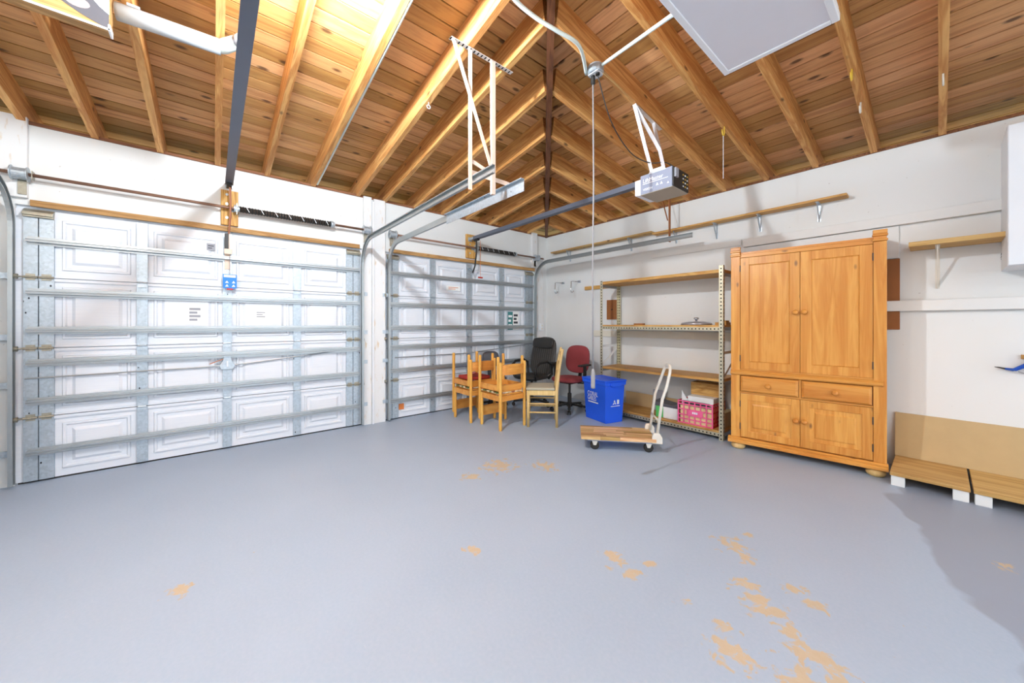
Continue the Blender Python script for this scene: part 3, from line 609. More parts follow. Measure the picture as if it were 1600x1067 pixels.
# conduit strip on a left rafter
yy = LY[8]+RW/2+.011
MB_c = MB((0, yy, WH)).tube([(.05, yy, WH+TP*.05+.012), (4.6, yy, WH+TP*4.6+.012)], .011, 8).build('conduit', 'pvc_white', smooth=True); MB_c.location = (0, yy, WH); tag(MB_c, 'white conduit clipped straight along a rafter left of the hangers', 'cable')
ey = roofL(635, 145); ey = Vector((ey.x, LY[7], WH+TP*ey.x))
E_ = MB(ey).tube([ey, ey-Vector((0, 0, .02))]+arc(ey-Vector((0, 0, .035)), .014, math.pi/2, math.pi*2.4, 10, (0, 1, 0), (0, 0, 1)), .003, 6).build('eye_hook', 'white_trim'); E_.location = ey; tag(E_, 'small white screw eye under a rafter above the left door', 'hook')
# yellow hooks under the right rafters
for i, (px, py, k, col, lab) in enumerate(((1217, 165, 7, 'brass_yellow', 'yellow hook under a rafter with a white string hanging from it'), (1331, 108, 9, 'brass_yellow', 'upper yellow hook on the rafter right of the panel light'), (1345, 160, 9, 'handle_cream', 'lower cream hook on the rafter right of the panel light'), (1474, 115, 10, 'handle_cream', 'cream hook on the rightmost visible rafter'))):
    r = roofR(px, py); b = Vector((RX[k], r.y, WH-TP*r.y))
    pts = [b, b-Vector((0, 0, .05))]+arc(b-Vector((0, .022, .06)), .022, 0, -math.pi*1.05, 8, (0, 1, 0), (0, 0, 1))+[b-Vector((0, .046, .04))]
    o = MB(b).tube(pts, .005, 8).build('ceiling_hook', col, smooth=True); o.location = b; tag(o, lab, 'hook')
    if i == 0:
        q = b-Vector((0, .022, .082)); st = MB(q).tube([q, q-Vector((0, 0, .36))], .0022, 6).build('string', 'white_trim'); st.location = q; tag(st, 'thin white string hanging from a yellow hook', 'string')
# box and pipe under the rafters, top left
bx = Vector((1.62, -5.4, 2.69)); T = thing('storage_box', 'flat box with wood-look and grey print under the rafters', 'box', bx); O = bx
xa, xb, ya, yb, za, zb = 1.595, 1.66, -6.0+.25, -4.855, 2.70, 2.916
MB(O).box((xa, ya, za), (xb, yb, zb)).build('carton', 'plank_y', T)
MB(O).box((xb, ya, za), (xb+.004, yb, za+.010)).box((xa-.002, yb-.006, za-.002), (xb+.004, yb+.002, za+.03)).build('edge_strip', 'white_trim', T)
MB(O).prism([(-4.858, .012), (-4.858, .13), (-4.90, .20), (-5.09, .20), (-5.075, .13), (-5.02, .07), (-4.95, .035), (-4.88, .012)], lambda p, q, d: (d, p, za+q), xb+.0002, xb+.002).build('printed_shape', 'dark_plate', T)
MB(O).prism([(-4.963+.042*math.cos(k*math.pi/10), .088+.026*math.sin(k*math.pi/10)) for k in range(20)], lambda p, q, d: (d, p, za+q), xb+.0021, xb+.0032).build('printed_lens', 'lid_steel', T)
MB(O).prism([(-4.857, .08), (-4.857, .2), (-4.96, .2), (-4.93, .15), (-4.89, .105)], lambda p, q, d: (d, p, za+q), xb+.0021, xb+.0032).build('printed_band', 'white_ink', T)
pa, pb_, pc_ = Vector((1.58, -4.845, 2.863)), Vector((1.612, -4.414, 2.863)), Vector((1.76, -4.315, 2.865))
T = thing('pipe', 'grey pipe with white angled end under the rafters', 'pipe', pa); O = pa
MB(O).tube([pa, pb_], .043, 18).build('tube', 'pvc_grey', T, smooth=True)
MB(O).tube([pb_-(pb_-pa)*.02, pb_+(pc_-pb_)*.15, pb_+(pc_-pb_)*.8], [.036, .038, .034], 16).build('elbow', 'pvc_white', T, smooth=True)
MB(O).tube([pb_+(pc_-pb_)*.8, pc_], .037, 16).build('end_ring', 'lid_steel', T, smooth=True)
for y in (LY[10], LY[11]+.025): MB(O).bar((1.6, y, WH+TP*1.6-.004), (1.6, y, 2.90), .05, .02, (1, 0, 0)).build('clip', 'galvanised', T)
# ================================================================= RIGHT WALL FITTINGS
def wallboard(name, x0, x1, z0, z1, th, mat, label, cat, y0=0.0):
    o = MB((x0, 0, z0)).box((x0, -y0-.0005, z0), (x1, -y0-th, z1)).build(name, mat, bevel=.003); o.location = (x0, 0, z0); return tag(o, label, cat)
wallboard('wall_batten', 3.02, 5.6, 2.03, 2.115, .04, 'white_paint', 'long white batten on the wall above the armoire', 'batten')
wallboard('wall_batten', 1.95, 3.0, 2.06, 2.125, .015, 'white_paint', 'thin white batten on the wall between shelf brackets and armoire', 'batten')
wallboard('wall_board', 3.04, 4.172, 1.755, 2.024, .02, 'white_paint', 'white painted board on the wall just above the armoire', 'board')
wallboard('wall_board', 3.75, 4.176, 1.15, 1.75, .018, 'brown_ply', 'brown board on the wall beside the armoire', 'board')
wallboard('wall_batten', 3.9, 5.6, 1.305, 1.392, .03, 'white_paint', 'white batten on the wall right of the armoire at mid height', 'batten', .019)
wallboard('wall_batten', .85, 1.46, 1.72, 1.775, .02, 'plank_x', 'short raw wood batten on the wall left of the metal shelves', 'batten')
wallboard('wall_batten', 1.0, 3.0, 1.01, 1.10, .015, 'cream_paint', 'cream batten on the wall behind the metal shelves', 'batten')
def bracket(T, x, z, h, d, mat, O):
    MB(O).box((x-.012, -.0005, z-h), (x+.012, -.004, z)).build('bracket_upright', mat, T)
    MB(O).box((x-.012, -.004, z-.004), (x+.012, -d, z-.0003)).build('bracket_arm', mat, T)
    MB(O).prism([(-.004, z-h), (-.004, z-h+.03), (-d+.02, z-.004), (-d, z-.004)], lambda p, q, dd: (dd, p, q), x-.004, x+.004).build('bracket_web', mat, T)
def ledge(x0, x1, z, d, th, label, brs, mat='plank_x', bm='galvanised', h=.17):
    T = thing('wall_shelf', label, 'shelf', (x0, 0, z)); O = T.location
    MB(O).box((x0, -.002, z), (x1, -d, z+th)).build('plank', mat, T, bevel=.002)
    for x in brs: bracket(T, x, z, h, d*.85, bm, O)
    return T
ledge(2.02, 3.86, 2.345, .125, .022, 'long yellow wood wall shelf on grey brackets above the armoire', [B(1120, 370).x, B(1188, 345).x, B(1280, 330).x])
ledge(.22, 2.01, 2.375, .125, .02, 'reddish wood wall shelf in the corner above the door track', [.55, B(987, 370).x, B(1057, 370).x], 'ply_x')
ledge(4.235, 5.3, 1.80, .28, .035, 'pale yellow shelf with one bracket, right of the armoire', [B(1465, 420).x], 'ply_x', 'handle_cream', .32)
# white wall cabinet at the right edge
cb = (4.68, 0, 1.585); T = thing('wall_cabinet', 'white wall cabinet hanging at the right edge of the picture', 'cabinet', cb)
MB(cb).box((4.68, -.0005, 1.585), (5.45, -.38, 2.52)).build('body', 'white_trim', T, bevel=.003)
for a, b in ((4.682, 5.063), (5.067, 5.448)):
    d = MB(cb).box((a, -.3805, 1.588), (b, -.40, 2.517)).build('door', 'white_trim', T, bevel=.003); MB(cb).tube([((a+b)/2+.13*(1 if a < 5 else -1), -.4, 1.66), ((a+b)/2+.13*(1 if a < 5 else -1), -.425, 1.66)], .012, 10).build('knob', 'chrome', d)
for k, (a, b) in enumerate((((4.6795, -.02, 1.70), (4.6795, -.05, 1.712)), ((4.6795, -.012, 1.685), (4.6795, -.045, 1.69)), ((4.6795, -.02, 1.672), (4.6795, -.04, 1.672)))): MB(cb).bar(a, b, .003, .004, (1, 0, 0)).build('pencil_mark', 'ink', T)
# hooks on the wall near the corner
for i, (px, py, lab) in enumerate(((872, 447, 'left one of two bent steel wall hooks near the corner'), (897, 445, 'right one of two bent steel wall hooks near the corner'))):
    b = B(px+8, py); o = MB(b)
    o.tube([b+Vector((-.0, -.003, .05)), b+Vector((0, -.16, .045)), b+Vector((.0, -.19, .04)), b+Vector((.0, -.20, -.09))]+arc(b+Vector((0, -.17, -.10)), .03, math.pi, 2*math.pi, 6, (0, 1, 0), (0, 0, 1)), .007, 8)
    o = o.build('wall_hook', 'chrome', smooth=True); o.location = b; tag(o, lab, 'hook')
    MB().box((-.03, -.0005, .03), (.03, -.006, .07)).build('plate', 'chrome', o)
b = L(843, 511); oo = thing('outlet', 'white electrical outlet on the jamb in the corner', 'outlet', (.031, b.y, b.z))
MB().box((.0, -.04, -.06), (.03, .04, .06)).build('box', 'white_trim', oo, bevel=.004)
for zz in (-.025, .025): MB().lathe([(0, .0), (.017, .0), (.017, .004), (0, .004)], (.0301, 0, zz), 'x', 12).build('socket', 'cream_paint', oo)
# blue strap on a nail block
b = B(1597, 565); T = thing('strap', 'crumpled blue strap hanging on the wall at the right edge', 'strap', b)
MB().box((-.005, -.0005, .02), (.02, -.02, .05)).build('nail_block', 'block_z', T)
for z_off, w in ((0, .05), (.012, .035)):
    pts = [(.09, .06), (.05, .045), (.03, .0), (.0, -.03), (-.04, -.06), (-.075, -.055)]
    V = []; F = []
    for i, (x, z) in enumerate(pts):
        k = w*(1-.14*i) if i else w*.6
        for dz, dy in ((k/2, -.03), (0, -.055), (-k/2, -.03), (0, -.022)): V.append((x+z_off, dy-z_off, z+dz))
    for i in range(len(pts)-1):
        for k in range(4): F.append((i*4+k, i*4+(k+1) % 4, i*4+4+(k+1) % 4, i*4+4+k))
    F += [(3, 2, 1, 0), (20, 21, 22, 23)]
    MB().add(V, F).build('webbing', 'strap_blue', T, smooth=True)
MB().tube([(-.07, -.035, -.055), (-.1, -.035, -.048), (-.12, -.03, -.045)], [.007, .005, .002], 6).build('tip', 'dark_metal', T)
MB().tube([(-.02, -.04, -.07), (.02, -.045, -.085), (.06, -.04, -.06), (.08, -.04, -.01)], .004, 6).build('loop', 'cable_grey', T)
MB().lathe([(0, 0), (.045, 0), (.05, -.02), (.045, -.05), (0, -.05)], (.105, -.02, .0), 'y', 16).build('pad', 'brown_ply', T, smooth=True)
# leaning board and low platforms
o = MB((4.15, -.06, .101)).add([(4.15, -.05, .101), (5.35, -.05, .101), (5.35, -.062, .101), (4.15, -.062, .101), (4.15, -.001, .452), (5.35, -.001, .452), (5.35, -.013, .452), (4.15, -.013, .452)], [(0, 1, 2, 3), (7, 6, 5, 4), (0, 4, 5, 1), (1, 5, 6, 2), (2, 6, 7, 3), (3, 7, 4, 0)]).build('leaning_board', 'tan_board'); o.location = (4.15, -.06, .101); tag(o, 'long tan board leaning against the wall on the low platforms', 'board')
for a, b, lab in ((4.152, 4.522, 'low wooden platform on white feet beside the armoire'), (4.535, 5.30, 'low wooden platform on white feet at the right picture edge')):
    T = thing('low_platform', lab, 'platform', (a, -.3, 0)); O = T.location
    MB(O).box((a, -.585, .075), (b, -.02, .1)).build('top', 'ply_x', T, bevel=.002)
    for x in (a+.005, b-.075):
        for y in (-.575, -.09): MB(O).box((x, y, 0), (x+.07, y+.06, .0745)).build('foot', 'white_paint', T, bevel=.003)
    MB(O).box((a+.02, -.12, .02), (b-.02, -.1, .0745)).build('rail', 'dark_plate', T)
# ================================================================= ARMOIRE
RZ = math.radians(7); AW, AD = 1.05, .36
A = thing('armoire', 'pine armoire with panelled doors, two drawers and bun feet', 'armoire', (4.129-AW*math.cos(RZ), -.449-AW*math.sin(RZ), 0), RZ)
MB().box((.012, .022, .10), (AW-.012, AD, 1.87)).build('carcass', 'pine_z', A)
for x0 in (0, AW-.075):
    p = MB().box((x0, -.004, .112), (x0+.075, .0215, 1.845)).build('pilaster', 'pine_z', A, bevel=.003)
    MB().box((x0-.006, -.016, 1.846), (x0+.081, .0215, 1.862)).box((x0, -.008, 1.862), (x0+.075, .0215, 1.885)).box((x0-.006, -.016, 1.885), (x0+.081, .0215, 1.90)).box((x0-.003, -.012, 1.90), (x0+.078, .0215, 1.935)).build('capital', 'pine_x', p, bevel=.004)
for xs in ((0, .012), (AW-.012, AW)): MB().box((xs[0], .022, .112), (xs[1], AD, 1.93)).build('side_panel', 'pine_z', A)
MB().box((.0755, .0, 1.83), (AW-.0755, .0215, 1.862)).build('top_rail', 'pine_x', A, bevel=.003)
MB().box((.012, .0216, 1.8701), (AW-.012, AD-.01, 1.885)).build('top_board', 'pine_x', A)
def cdoor(x0, x1, z0, z1, kx, kz, nm, raised, fw=.085):
    D = MB()
    for a, b in (((x0, z0), (x0+fw, z1)), ((x1-fw, z0), (x1, z1))): D.box((a[0], -.004, a[1]), (b[0], .0215, b[1]))
    D.box((x0+fw, -.0039, z0), (x1-fw, .0215, z0+fw)); D.box((x0+fw, -.0039, z1-fw), (x1-fw, .0215, z1))
    o = D.build(nm, 'pine_z', A, bevel=.002)
    u0, u1, v0, v1 = x0+fw, x1-fw, z0+fw, z1-fw
    fn = lambda u, v, d: (u, d, v)
    if raised: R_ = [(u0, u1, v0, v1, .004), (u0+.006, u1-.006, v0+.006, v1-.006, .012), (u0+.014, u1-.014, v0+.014, v1-.014, .014), (u0+.045, u1-.045, v0+.045, v1-.045, -.002)]
    else: R_ = [(u0, u1, v0, v1, .0), (u0+.004, u1-.004, v0+.004, v1-.004, -.004), (u0+.022, u1-.022, v0+.022, v1-.022, .017), (u0+.026, u1-.026, v0+.026, v1-.026, .019)]
    MB().rings(R_, fn).build('panel', 'pine_z', o)
    MB().lathe([(0, 0), (.012, 0), (.010, -.012), (.019, -.02), (.022, -.028), (.017, -.037), (0, -.04)], (kx, -.0041, kz), 'y', 18).build('knob', 'pine_x', o, smooth=True)
    for zz in (z0+.1, z1-.1):
        hx = x0-.001 if kx > (x0+x1)/2 else x1+.001
        MB().tube([(hx, -.007, zz-.03), (hx, -.007, zz+.03)], .004, 6).build('hinge', 'dark_metal', o)
xm = AW/2
cdoor(.078, xm-.0015, .77, 1.827, xm-.03, 1.30, 'upper_door', False, .07); cdoor(xm+.0015, AW-.078, .77, 1.827, xm+.03, 1.30, 'upper_door', False, .075)
cdoor(.078, xm-.0015, .122, .535, xm-.03, .35, 'lower_door', True, .06); cdoor(xm+.0015, AW-.078, .122, .535, xm+.03, .35, 'lower_door', True, .06)
MB().prism([(-.004, .708), (-.018, .712), (-.026, .722), (-.026, .732), (-.018, .742), (-.022, .748), (-.012, .756), (-.004, .756)], lambda p, q, d: (d, p, q), .0, AW-.02).build('waist_moulding', 'pine_x', A)
MB().box((.0755, .002, .7565), (AW-.0755, .0215, .769)).build('waist_rail', 'pine_x', A)
MB().box((.0755, -.002, .538), (AW-.0755, .0215, .552)).build('divider_rail', 'pine_x', A); MB().box((xm-.008, -.002, .552), (xm+.008, .0215, .707)).build('divider_stile', 'pine_z', A)
for x0, x1 in ((.082, xm-.011), (xm+.011, AW-.082)):
    o = MB().rings([(x0, x1, .556, .702, .02), (x0, x1, .556, .702, -.012), (x0+.018, x1-.018, .57, .682, -.024)], lambda u, v, d: (u, d, v)).build('drawer', 'pine_x', A)
    MB().lathe([(0, 0), (.012, 0), (.010, -.012), (.019, -.02), (.022, -.028), (.017, -.037), (0, -.04)], ((x0+x1)/2, -.0241, .63), 'y', 18).build('knob', 'pine_x', o, smooth=True)
MB().prism([(.0215, .06), (-.03, .06), (-.03, .078), (-.02, .09), (-.024, .1), (-.01, .112), (.0215, .112)], lambda p, q, d: (d, p, q), -.022, AW+.008).build('base_moulding', 'pine_x', A)
MB().box((.0, .0216, .06), (AW-.012, AD, .0995)).build('base_frame', 'pine_x', A)
for x in (.055, AW-.06):
    for y in (.03, AD-.07): MB().lathe([(0, 0), (.04, 0), (.055, .012), (.06, .03), (.052, .048), (.036, .0598), (0, .0598)], (x, y, 0), 'z', 20).build('bun_foot', 'natural_z', A, smooth=True)
# ================================================================= METAL SHELVES
sx0, sx1, sy0, sy1 = 1.465, 2.975, -.46, -.035
S = thing('shelving_unit', 'slotted steel shelving unit with four wooden shelves', 'shelves', (sx0, sy0, 0)); O = S.location
def upright(x, y, dx, dy, h):
    m = MB().box((0, 0, 0), (.04*dx, .002*dy, h)).box((0, .002*dy, 0), (.002*dx, .04*dy, h)); o = m.build('upright', 'slotted_z', S); o.location = Vector((x, y, 0))-Vector(O)
upright(sx0, sy0, 1, 1, 1.77); upright(sx1, sy0, -1, 1, 1.80); upright(sx0, sy1, 1, -1, 1.75); upright(sx1, sy1, -1, -1, 1.75)
def shelf(z, th, angle, over=.0):
    bd = MB(O).box((sx0+.004-over, sy0+.004-over, z), (sx1-.004+over, sy1-.003, z+th)).build('shelf_board', 'plank_x', S, bevel=.002)
    if angle:
        for y, dy in ((sy0+.0025, 1), (sy1-.0025, -1)):
            m = MB().box((0, 0, -.038), (sx1-sx0-.085, .002*dy, 0)).box((0, .002*dy, -.003), (sx1-sx0-.085, .036*dy, -.0005)); o = m.build('shelf_angle', 'slotted_x', S); o.location = Vector((sx0+.0425, y, z))-Vector(O)
    for x, dx in ((sx0+.0025, 1), (sx1-.0025, -1)): MB(O).box((x, sy0+.045, z-.036), (x+.002*dx, sy1-.045, z-.001)).build('side_angle', 'strut_steel', S)
shelf(1.725, .035, False); shelf(1.165, .02, True); shelf(.60, .03, False); shelf(.075, .022, True)
for x in (sx0+.006, sx1-.006):
    MB(O).bar((x, sy0+.05, .9), (x, sy1-.05, .9), .002, .03).build('side_brace', 'white_paint', S)
    MB(O).bar((x+.003, sy0+.05, .66), (x+.003, sy1-.05, .86), .002, .03).build('side_brace', 'white_paint', S)
# things on the shelves
lz = 1.1855
p = B(1088, 500, -.25); T = thing('pan_lid', 'round steel pan lid lying on the second shelf', 'lid', (p.x, -.25, lz))
MB().lathe([(0, 0), (.155, 0), (.16, .012), (.15, .025), (.06, .042), (0, .045)], (0, 0, 0), 'z', 28).build('cover', 'lid_steel', T, smooth=True)
MB().lathe([(0, .045), (.012, .045), (.012, .06), (.028, .066), (.028, .082), (0, .086)], (0, 0, 0), 'z', 14).build('knob', 'chrome', T, smooth=True)
p = B(999, 503, -.4); o = MB().box((-.06, -.03, 0), (.06, .03, .018)).build('wood_offcut', 'brown_ply', bevel=.002); o.location = (p.x, -.40, lz); tag(o, 'small brown wood offcut on the second shelf', 'wood block')
o = MB().box((-.05, -.1, 0), (.06, .03, .03)).box((-.02, -.08, .03), (.05, .02, .05)).build('wood_offcut', 'block_z', bevel=.002); o.location = (2.88, -.18, lz); tag(o, 'wood offcuts at the right end of the second shelf', 'wood block')
a, b = B(949, 469, -.002), B(966, 499, -.002); T = thing('junction_cover', 'brown square panel on the wall behind the left shelf post', 'panel', (a.x, 0, b.z))
MB(T.location).box((a.x, -.0005, b.z), (b.x+.03, -.02, a.z)).build('board', 'brown_ply', T, bevel=.003); MB(T.location).lathe([(0, 0), (.01, 0), (.01, -.006), (0, -.006)], ((a.x+b.x)/2, -.0201, (a.z+b.z)/2), 'y', 10).build('screw', 'dark_metal', T)
bz = .0975
# red and pink crate
c0, c1 = Vector((2.50, -.44, bz)), Vector((2.87, -.10, bz+.27))
T = thing('milk_crate', 'pink and red plastic lattice crate on the bottom shelf', 'crate', c0); O = c0
def lattice(nm, fn, w, h, mat):
    m = MB(O)
    for i in range(7): u = i*(w-.012)/6; m.prism([(u, 0), (u+.012, 0), (u+.012, h), (u, h)], fn, 0, .008)
    for v in (0, .045, .09, .15, .205, h-.012): m.prism([(0, v), (w, v), (w, v+.012), (0, v+.012)], fn, .0005, .0075)
    return m.build(nm, mat, T)
wf_, df_, hf_ = c1.x-c0.x, c1.y-c0.y, .25
f1 = lattice('side_lattice', lambda u, v, d: (c0.x+u, c0.y+d, c0.z+v), wf_, hf_, 'crate_pink'); f2 = lattice('side_lattice', lambda u, v, d: (c0.x+u, c1.y-d, c0.z+v), wf_, hf_, 'crate_red')
lattice('side_lattice', lambda u, v, d: (c0.x+d, c0.y+.009+u, c0.z+v), df_-.018, hf_, 'crate_red'); lattice('side_lattice', lambda u, v, d: (c1.x-d, c0.y+.009+u, c0.z+v), df_-.018, hf_, 'crate_red')
MB(O).box((c0.x+.1, c0.y-.001, c0.z+.1), (c0.x+.27, c0.y-.0005, c0.z+.155)).build('name_plate', 'crate_pink', T)
for k in range(3): MB(O).box((c0.x+.16+k*.02, c0.y-.0025, c0.z+.118), (c0.x+.175+k*.02, c0.y-.0011, c0.z+.14)).build('printed_mark', 'white_ink', T)
MB(O).box((c0.x+.009, c0.y+.009, c0.z), (c1.x-.009, c1.y-.009, c0.z+.006)).build('base', 'crate_red', T)
o = MB().box((0, 0, 0), (.33, .3, .19)).build('paper_stack', 'packing_cream', bevel=.006); o.location = (c0.x+.02, c0.y+.02, c0.z+.0065); tag(o, 'pale paper packing inside the pink crate', 'paper')
o = MB().box((0, 0, 0), (.28, .018, .05)).build('dark_tool', 'dark_plate', bevel=.006); o.location = (c0.x+.045, c0.y+.025, c0.z+.198); tag(o, 'dark mottled bar lying in the top of the pink crate', 'tool')
# white papers and wooden box above crate
T = thing('paper_box', 'white box with folded papers standing in the pink crate', 'box', (2.52, -.3, bz+.197)); MB().box((.06, -.07, .0), (.33, .16, .10)).build('body', 'paper', T, bevel=.003); MB().add([(0, -.08, 0), (.1, -.08, 0), (.0, -.08, .15), (0, -.072, 0), (.1, -.072, 0), (0, -.072, .15)], [(0, 1, 2), (5, 4, 3), (0, 3, 4, 1), (1, 4, 5, 2), (2, 5, 3, 0)]).build('folded_sheet', 'paper', T)
T = thing('wooden_box', 'open wooden box on the stack above the pink crate', 'box', (2.56, -.24, bz+.2975)); 
for a, b in (((0, 0, 0), (.30, .015, .14)), ((0, .145, 0), (.30, .16, .14)), ((0, .0151, 0), (.015, .1449, .14)), ((.285, .0151, 0), (.30, .1449, .14)), ((.0151, .0151, 0), (.2849, .1449, .01))): MB().box(a, b).build('board', 'plank_x', T)
o = MB().box((0, 0, 0), (.06, .26, .16)).build('file_box', 'tan_board', bevel=.004); o.location = (2.885, -.33, bz+.0005); tag(o, 'tan box between the pink crate and the right shelf post', 'box')
# green and white tub
T = thing('plastic_tub', 'green and white carton of tools left of the crate', 'tub', (2.22, -.40, bz))
MB().box((0, 0, 0), (.09, .2, .13)).build('green_side', 'green_plastic', T, bevel=.004); MB().box((.0905, 0, 0), (.26, .2, .13)).build('white_side', 'paper', T, bevel=.004)
MB().prism([(-.02, .131), (.27, .131), (.26, .17), (.2, .155), (.1, .165), (-.035, .185)], lambda p, q, d: (p, d, q), .0, .2).build('contents', 'dark_plate', T)
o = MB().box((0, 0, 0), (.16, .012, .26)).build('grey_panel', 'grey_sticker'); o.location = (2.02, -.125, bz+.002); o.rotation_euler = (math.radians(-8), 0, 0); tag(o, 'small grey board leaning behind the trolley handle on the bottom shelf', 'board')
o = MB().box((0, 0, 0), (.9, .012, .17)).build('leaning_plank', 'cardboard'); o.location = (1.55, -.06, .4); 
o.location = (1.60, -.055, bz); tag(o, 'long cardboard strip standing at the back of the bottom shelf', 'cardboard')
# ================================================================= RECYCLING BIN
bd = Vector((-.97, .24, 0)).normalized(); BA = math.atan2(-bd.y, -bd.x)
BN = thing('recycling_bin', 'bright blue recycling bin with white lettering and lid', 'bin', (1.846, -.875, 0), BA)
bw, bdp, bh = .42, .30, .50      # local: x from -bw..0 (left face along -x), y from 0..bdp
def ringz(ins, z): return [(-bw+ins, ins, z), (-ins, ins, z), (-ins, bdp-ins, z), (-bw+ins, bdp-ins, z)]
V = []; F = []
for ins, z in ((.02, 0), (.0, .455), (-.012, .455), (-.014, .495), (.006, .497)): V += ringz(ins, z)
for i in range(4):
    for k in range(4): F.append((i*4+k, i*4+(k+1) % 4, i*4+4+(k+1) % 4, i*4+4+k))
F += [(3, 2, 1, 0), (16, 17, 18, 19)]
MB().add(V, F).build('body', 'bin_blue', BN, bevel=.012, seg=3)
V = []
for ins, z in ((-.016, .4975), (-.018, .515), (.01, .522), (.05, .512)): V += ringz(ins, z)
F = [(i*4+k, i*4+(k+1) % 4, i*4+4+(k+1) % 4, i*4+4+k) for i in range(3) for k in range(4)]+[(3, 2, 1, 0), (12, 13, 14, 15)]
MB().add(V, F).build('lid', 'bin_blue', BN, bevel=.004)
MB().prism([(.06, .49), (.06, .455), (.09, .44), (.20, .44), (.23, .455), (.23, .49)], lambda p, q, d: (d, p, q), .005, .03).build('handle', 'bin_blue', BN, bevel=.005)
tl = math.atan2(.02, .455); up = Vector((0, -math.sin(tl), math.cos(tl))); 
def fy(z): return .02*(1-z/.455)-.0012
text('CORAL', .078, 'white_ink', BN, frame((-.345, fy(.30), .30), (1, 0, 0), up), sx=.78); text('GABLES', .078, 'white_ink', BN, frame((-.345, fy(.243), .243), (1, 0, 0), up), sx=.62)
MB().prism([(-.335, .216), (-.145, .216), (-.145, .229), (-.335, .229)], lambda p, q, d: (p, fy(q)-d, q), -.0, .0015).build('printed_band', 'white_ink', BN)
upx = Vector((math.sin(tl), 0, math.cos(tl)))
def fx(z): return -.02*(1-z/.455)+.0012
def q3(p, q, d): return (fx(q)+d, p, q)
for tri in ([(.115, .225), (.137, .225), (.147, .245), (.137, .245)], [(.155, .225), (.172, .225), (.160, .247), (.148, .252)], [(.132, .255), (.145, .278), (.158, .255), (.15, .25), (.145, .262), (.139, .25)]): MB().prism(tri, q3, 0, .0015).build('recycling_arrow', 'white_ink', BN)
MB().prism([(.185, .225), (.215, .225), (.215, .278), (.185, .278)], q3, 0, .0015).build('printed_block', 'white_ink', BN); MB().prism([(.09, .2), (.23, .2), (.23, .207), (.09, .207)], q3, 0, .0015).build('printed_line', 'white_ink', BN)
# ================================================================= PLATFORM TROLLEY
_q = [G(a, b, .135) for a, b in ((903, 663), (904, 682), (1033, 689), (1020, 668))]; ud = (_q[2]-_q[1]+_q[3]-_q[0]).normalized(); TROL = (_q[0]+_q[1]+_q[2]+_q[3])/4; TROL.z = 0; TC_ = TROL; TR = thing('platform_trolley', 'wooden platform trolley with folding cream handle and black wheels', 'trolley', TC_, math.atan2(ud.y, ud.x))
tl_, tw_ = .70, .37
for i in range(9):
    y = -tw_/2+i*tw_/9; ends = [-tl_/2, -tl_/2+random.uniform(.12, .3), random.uniform(-.02, .18), tl_/2-.02]
    for xa_, xb_ in zip(ends, ends[1:]): MB().box((xa_+.0005, y+.0005, .105), (xb_-.0005, y+tw_/9-.0005, .135)).build('stave', 'butcher_x', TR)
MB().box((-tl_/2+.06, -tw_/2+.01, .092), (tl_/2, tw_/2-.01, .1045)).build('frame', 'opener_grey', TR, bevel=.003)
for y in (-.13, .13):
    for x in (-.22, .27):
        c = MB().prism([(x-.03, .0915), (x+.03, .0915), (x+.012, .045), (x-.012, .045)], lambda p, q, d: (p, d, q), y-.024, y-.02).prism([(x-.03, .0915), (x+.03, .0915), (x+.012, .045), (x-.012, .045)], lambda p, q, d: (p, d, q), y+.02, y+.024).box((x-.03, y-.024, .0885), (x+.03, y+.024, .0915)).build('caster_fork', 'handle_cream', TR)
        MB().lathe([(0, -.016), (.036, -.016), (.042, -.011), (.042, .011), (.036, .016), (0, .016)], (x, y, .042), 'y', 20).build('wheel', 'rubber', c, smooth=False)
for y in (-.165, .165): MB().prism([(tl_/2-.055, .094), (tl_/2+.035, .094), (tl_/2+.035, .15), (tl_/2+.01, .19), (tl_/2-.04, .19), (tl_/2-.055, .16)], lambda p, q, d: (p, d, q), y-.012, y+.012).build('hinge_plate', 'handle_cream', TR, bevel=.004)
hx = tl_/2-.01
hp = lambda y, z, dx: (hx+dx, y, z)
pts = [hp(-.145, .13, 0), hp(-.145, .50, .05), hp(-.14, .60, .085), hp(-.11, .74, .125), hp(-.085, .785, .135), hp(-.05, .80, .138), hp(.05, .80, .138), hp(.085, .785, .135), hp(.11, .74, .125), hp(.14, .60, .085), hp(.145, .50, .05), hp(.145, .13, 0)]
MB().tube(pts, .0135, 12).build('push_handle', 'handle_cream', TR, smooth=True)
MB().tube([hp(-.145, .3, .016), hp(.145, .3, .016)], .009, 8).build('handle_bar', 'handle_cream', TR, smooth=True)
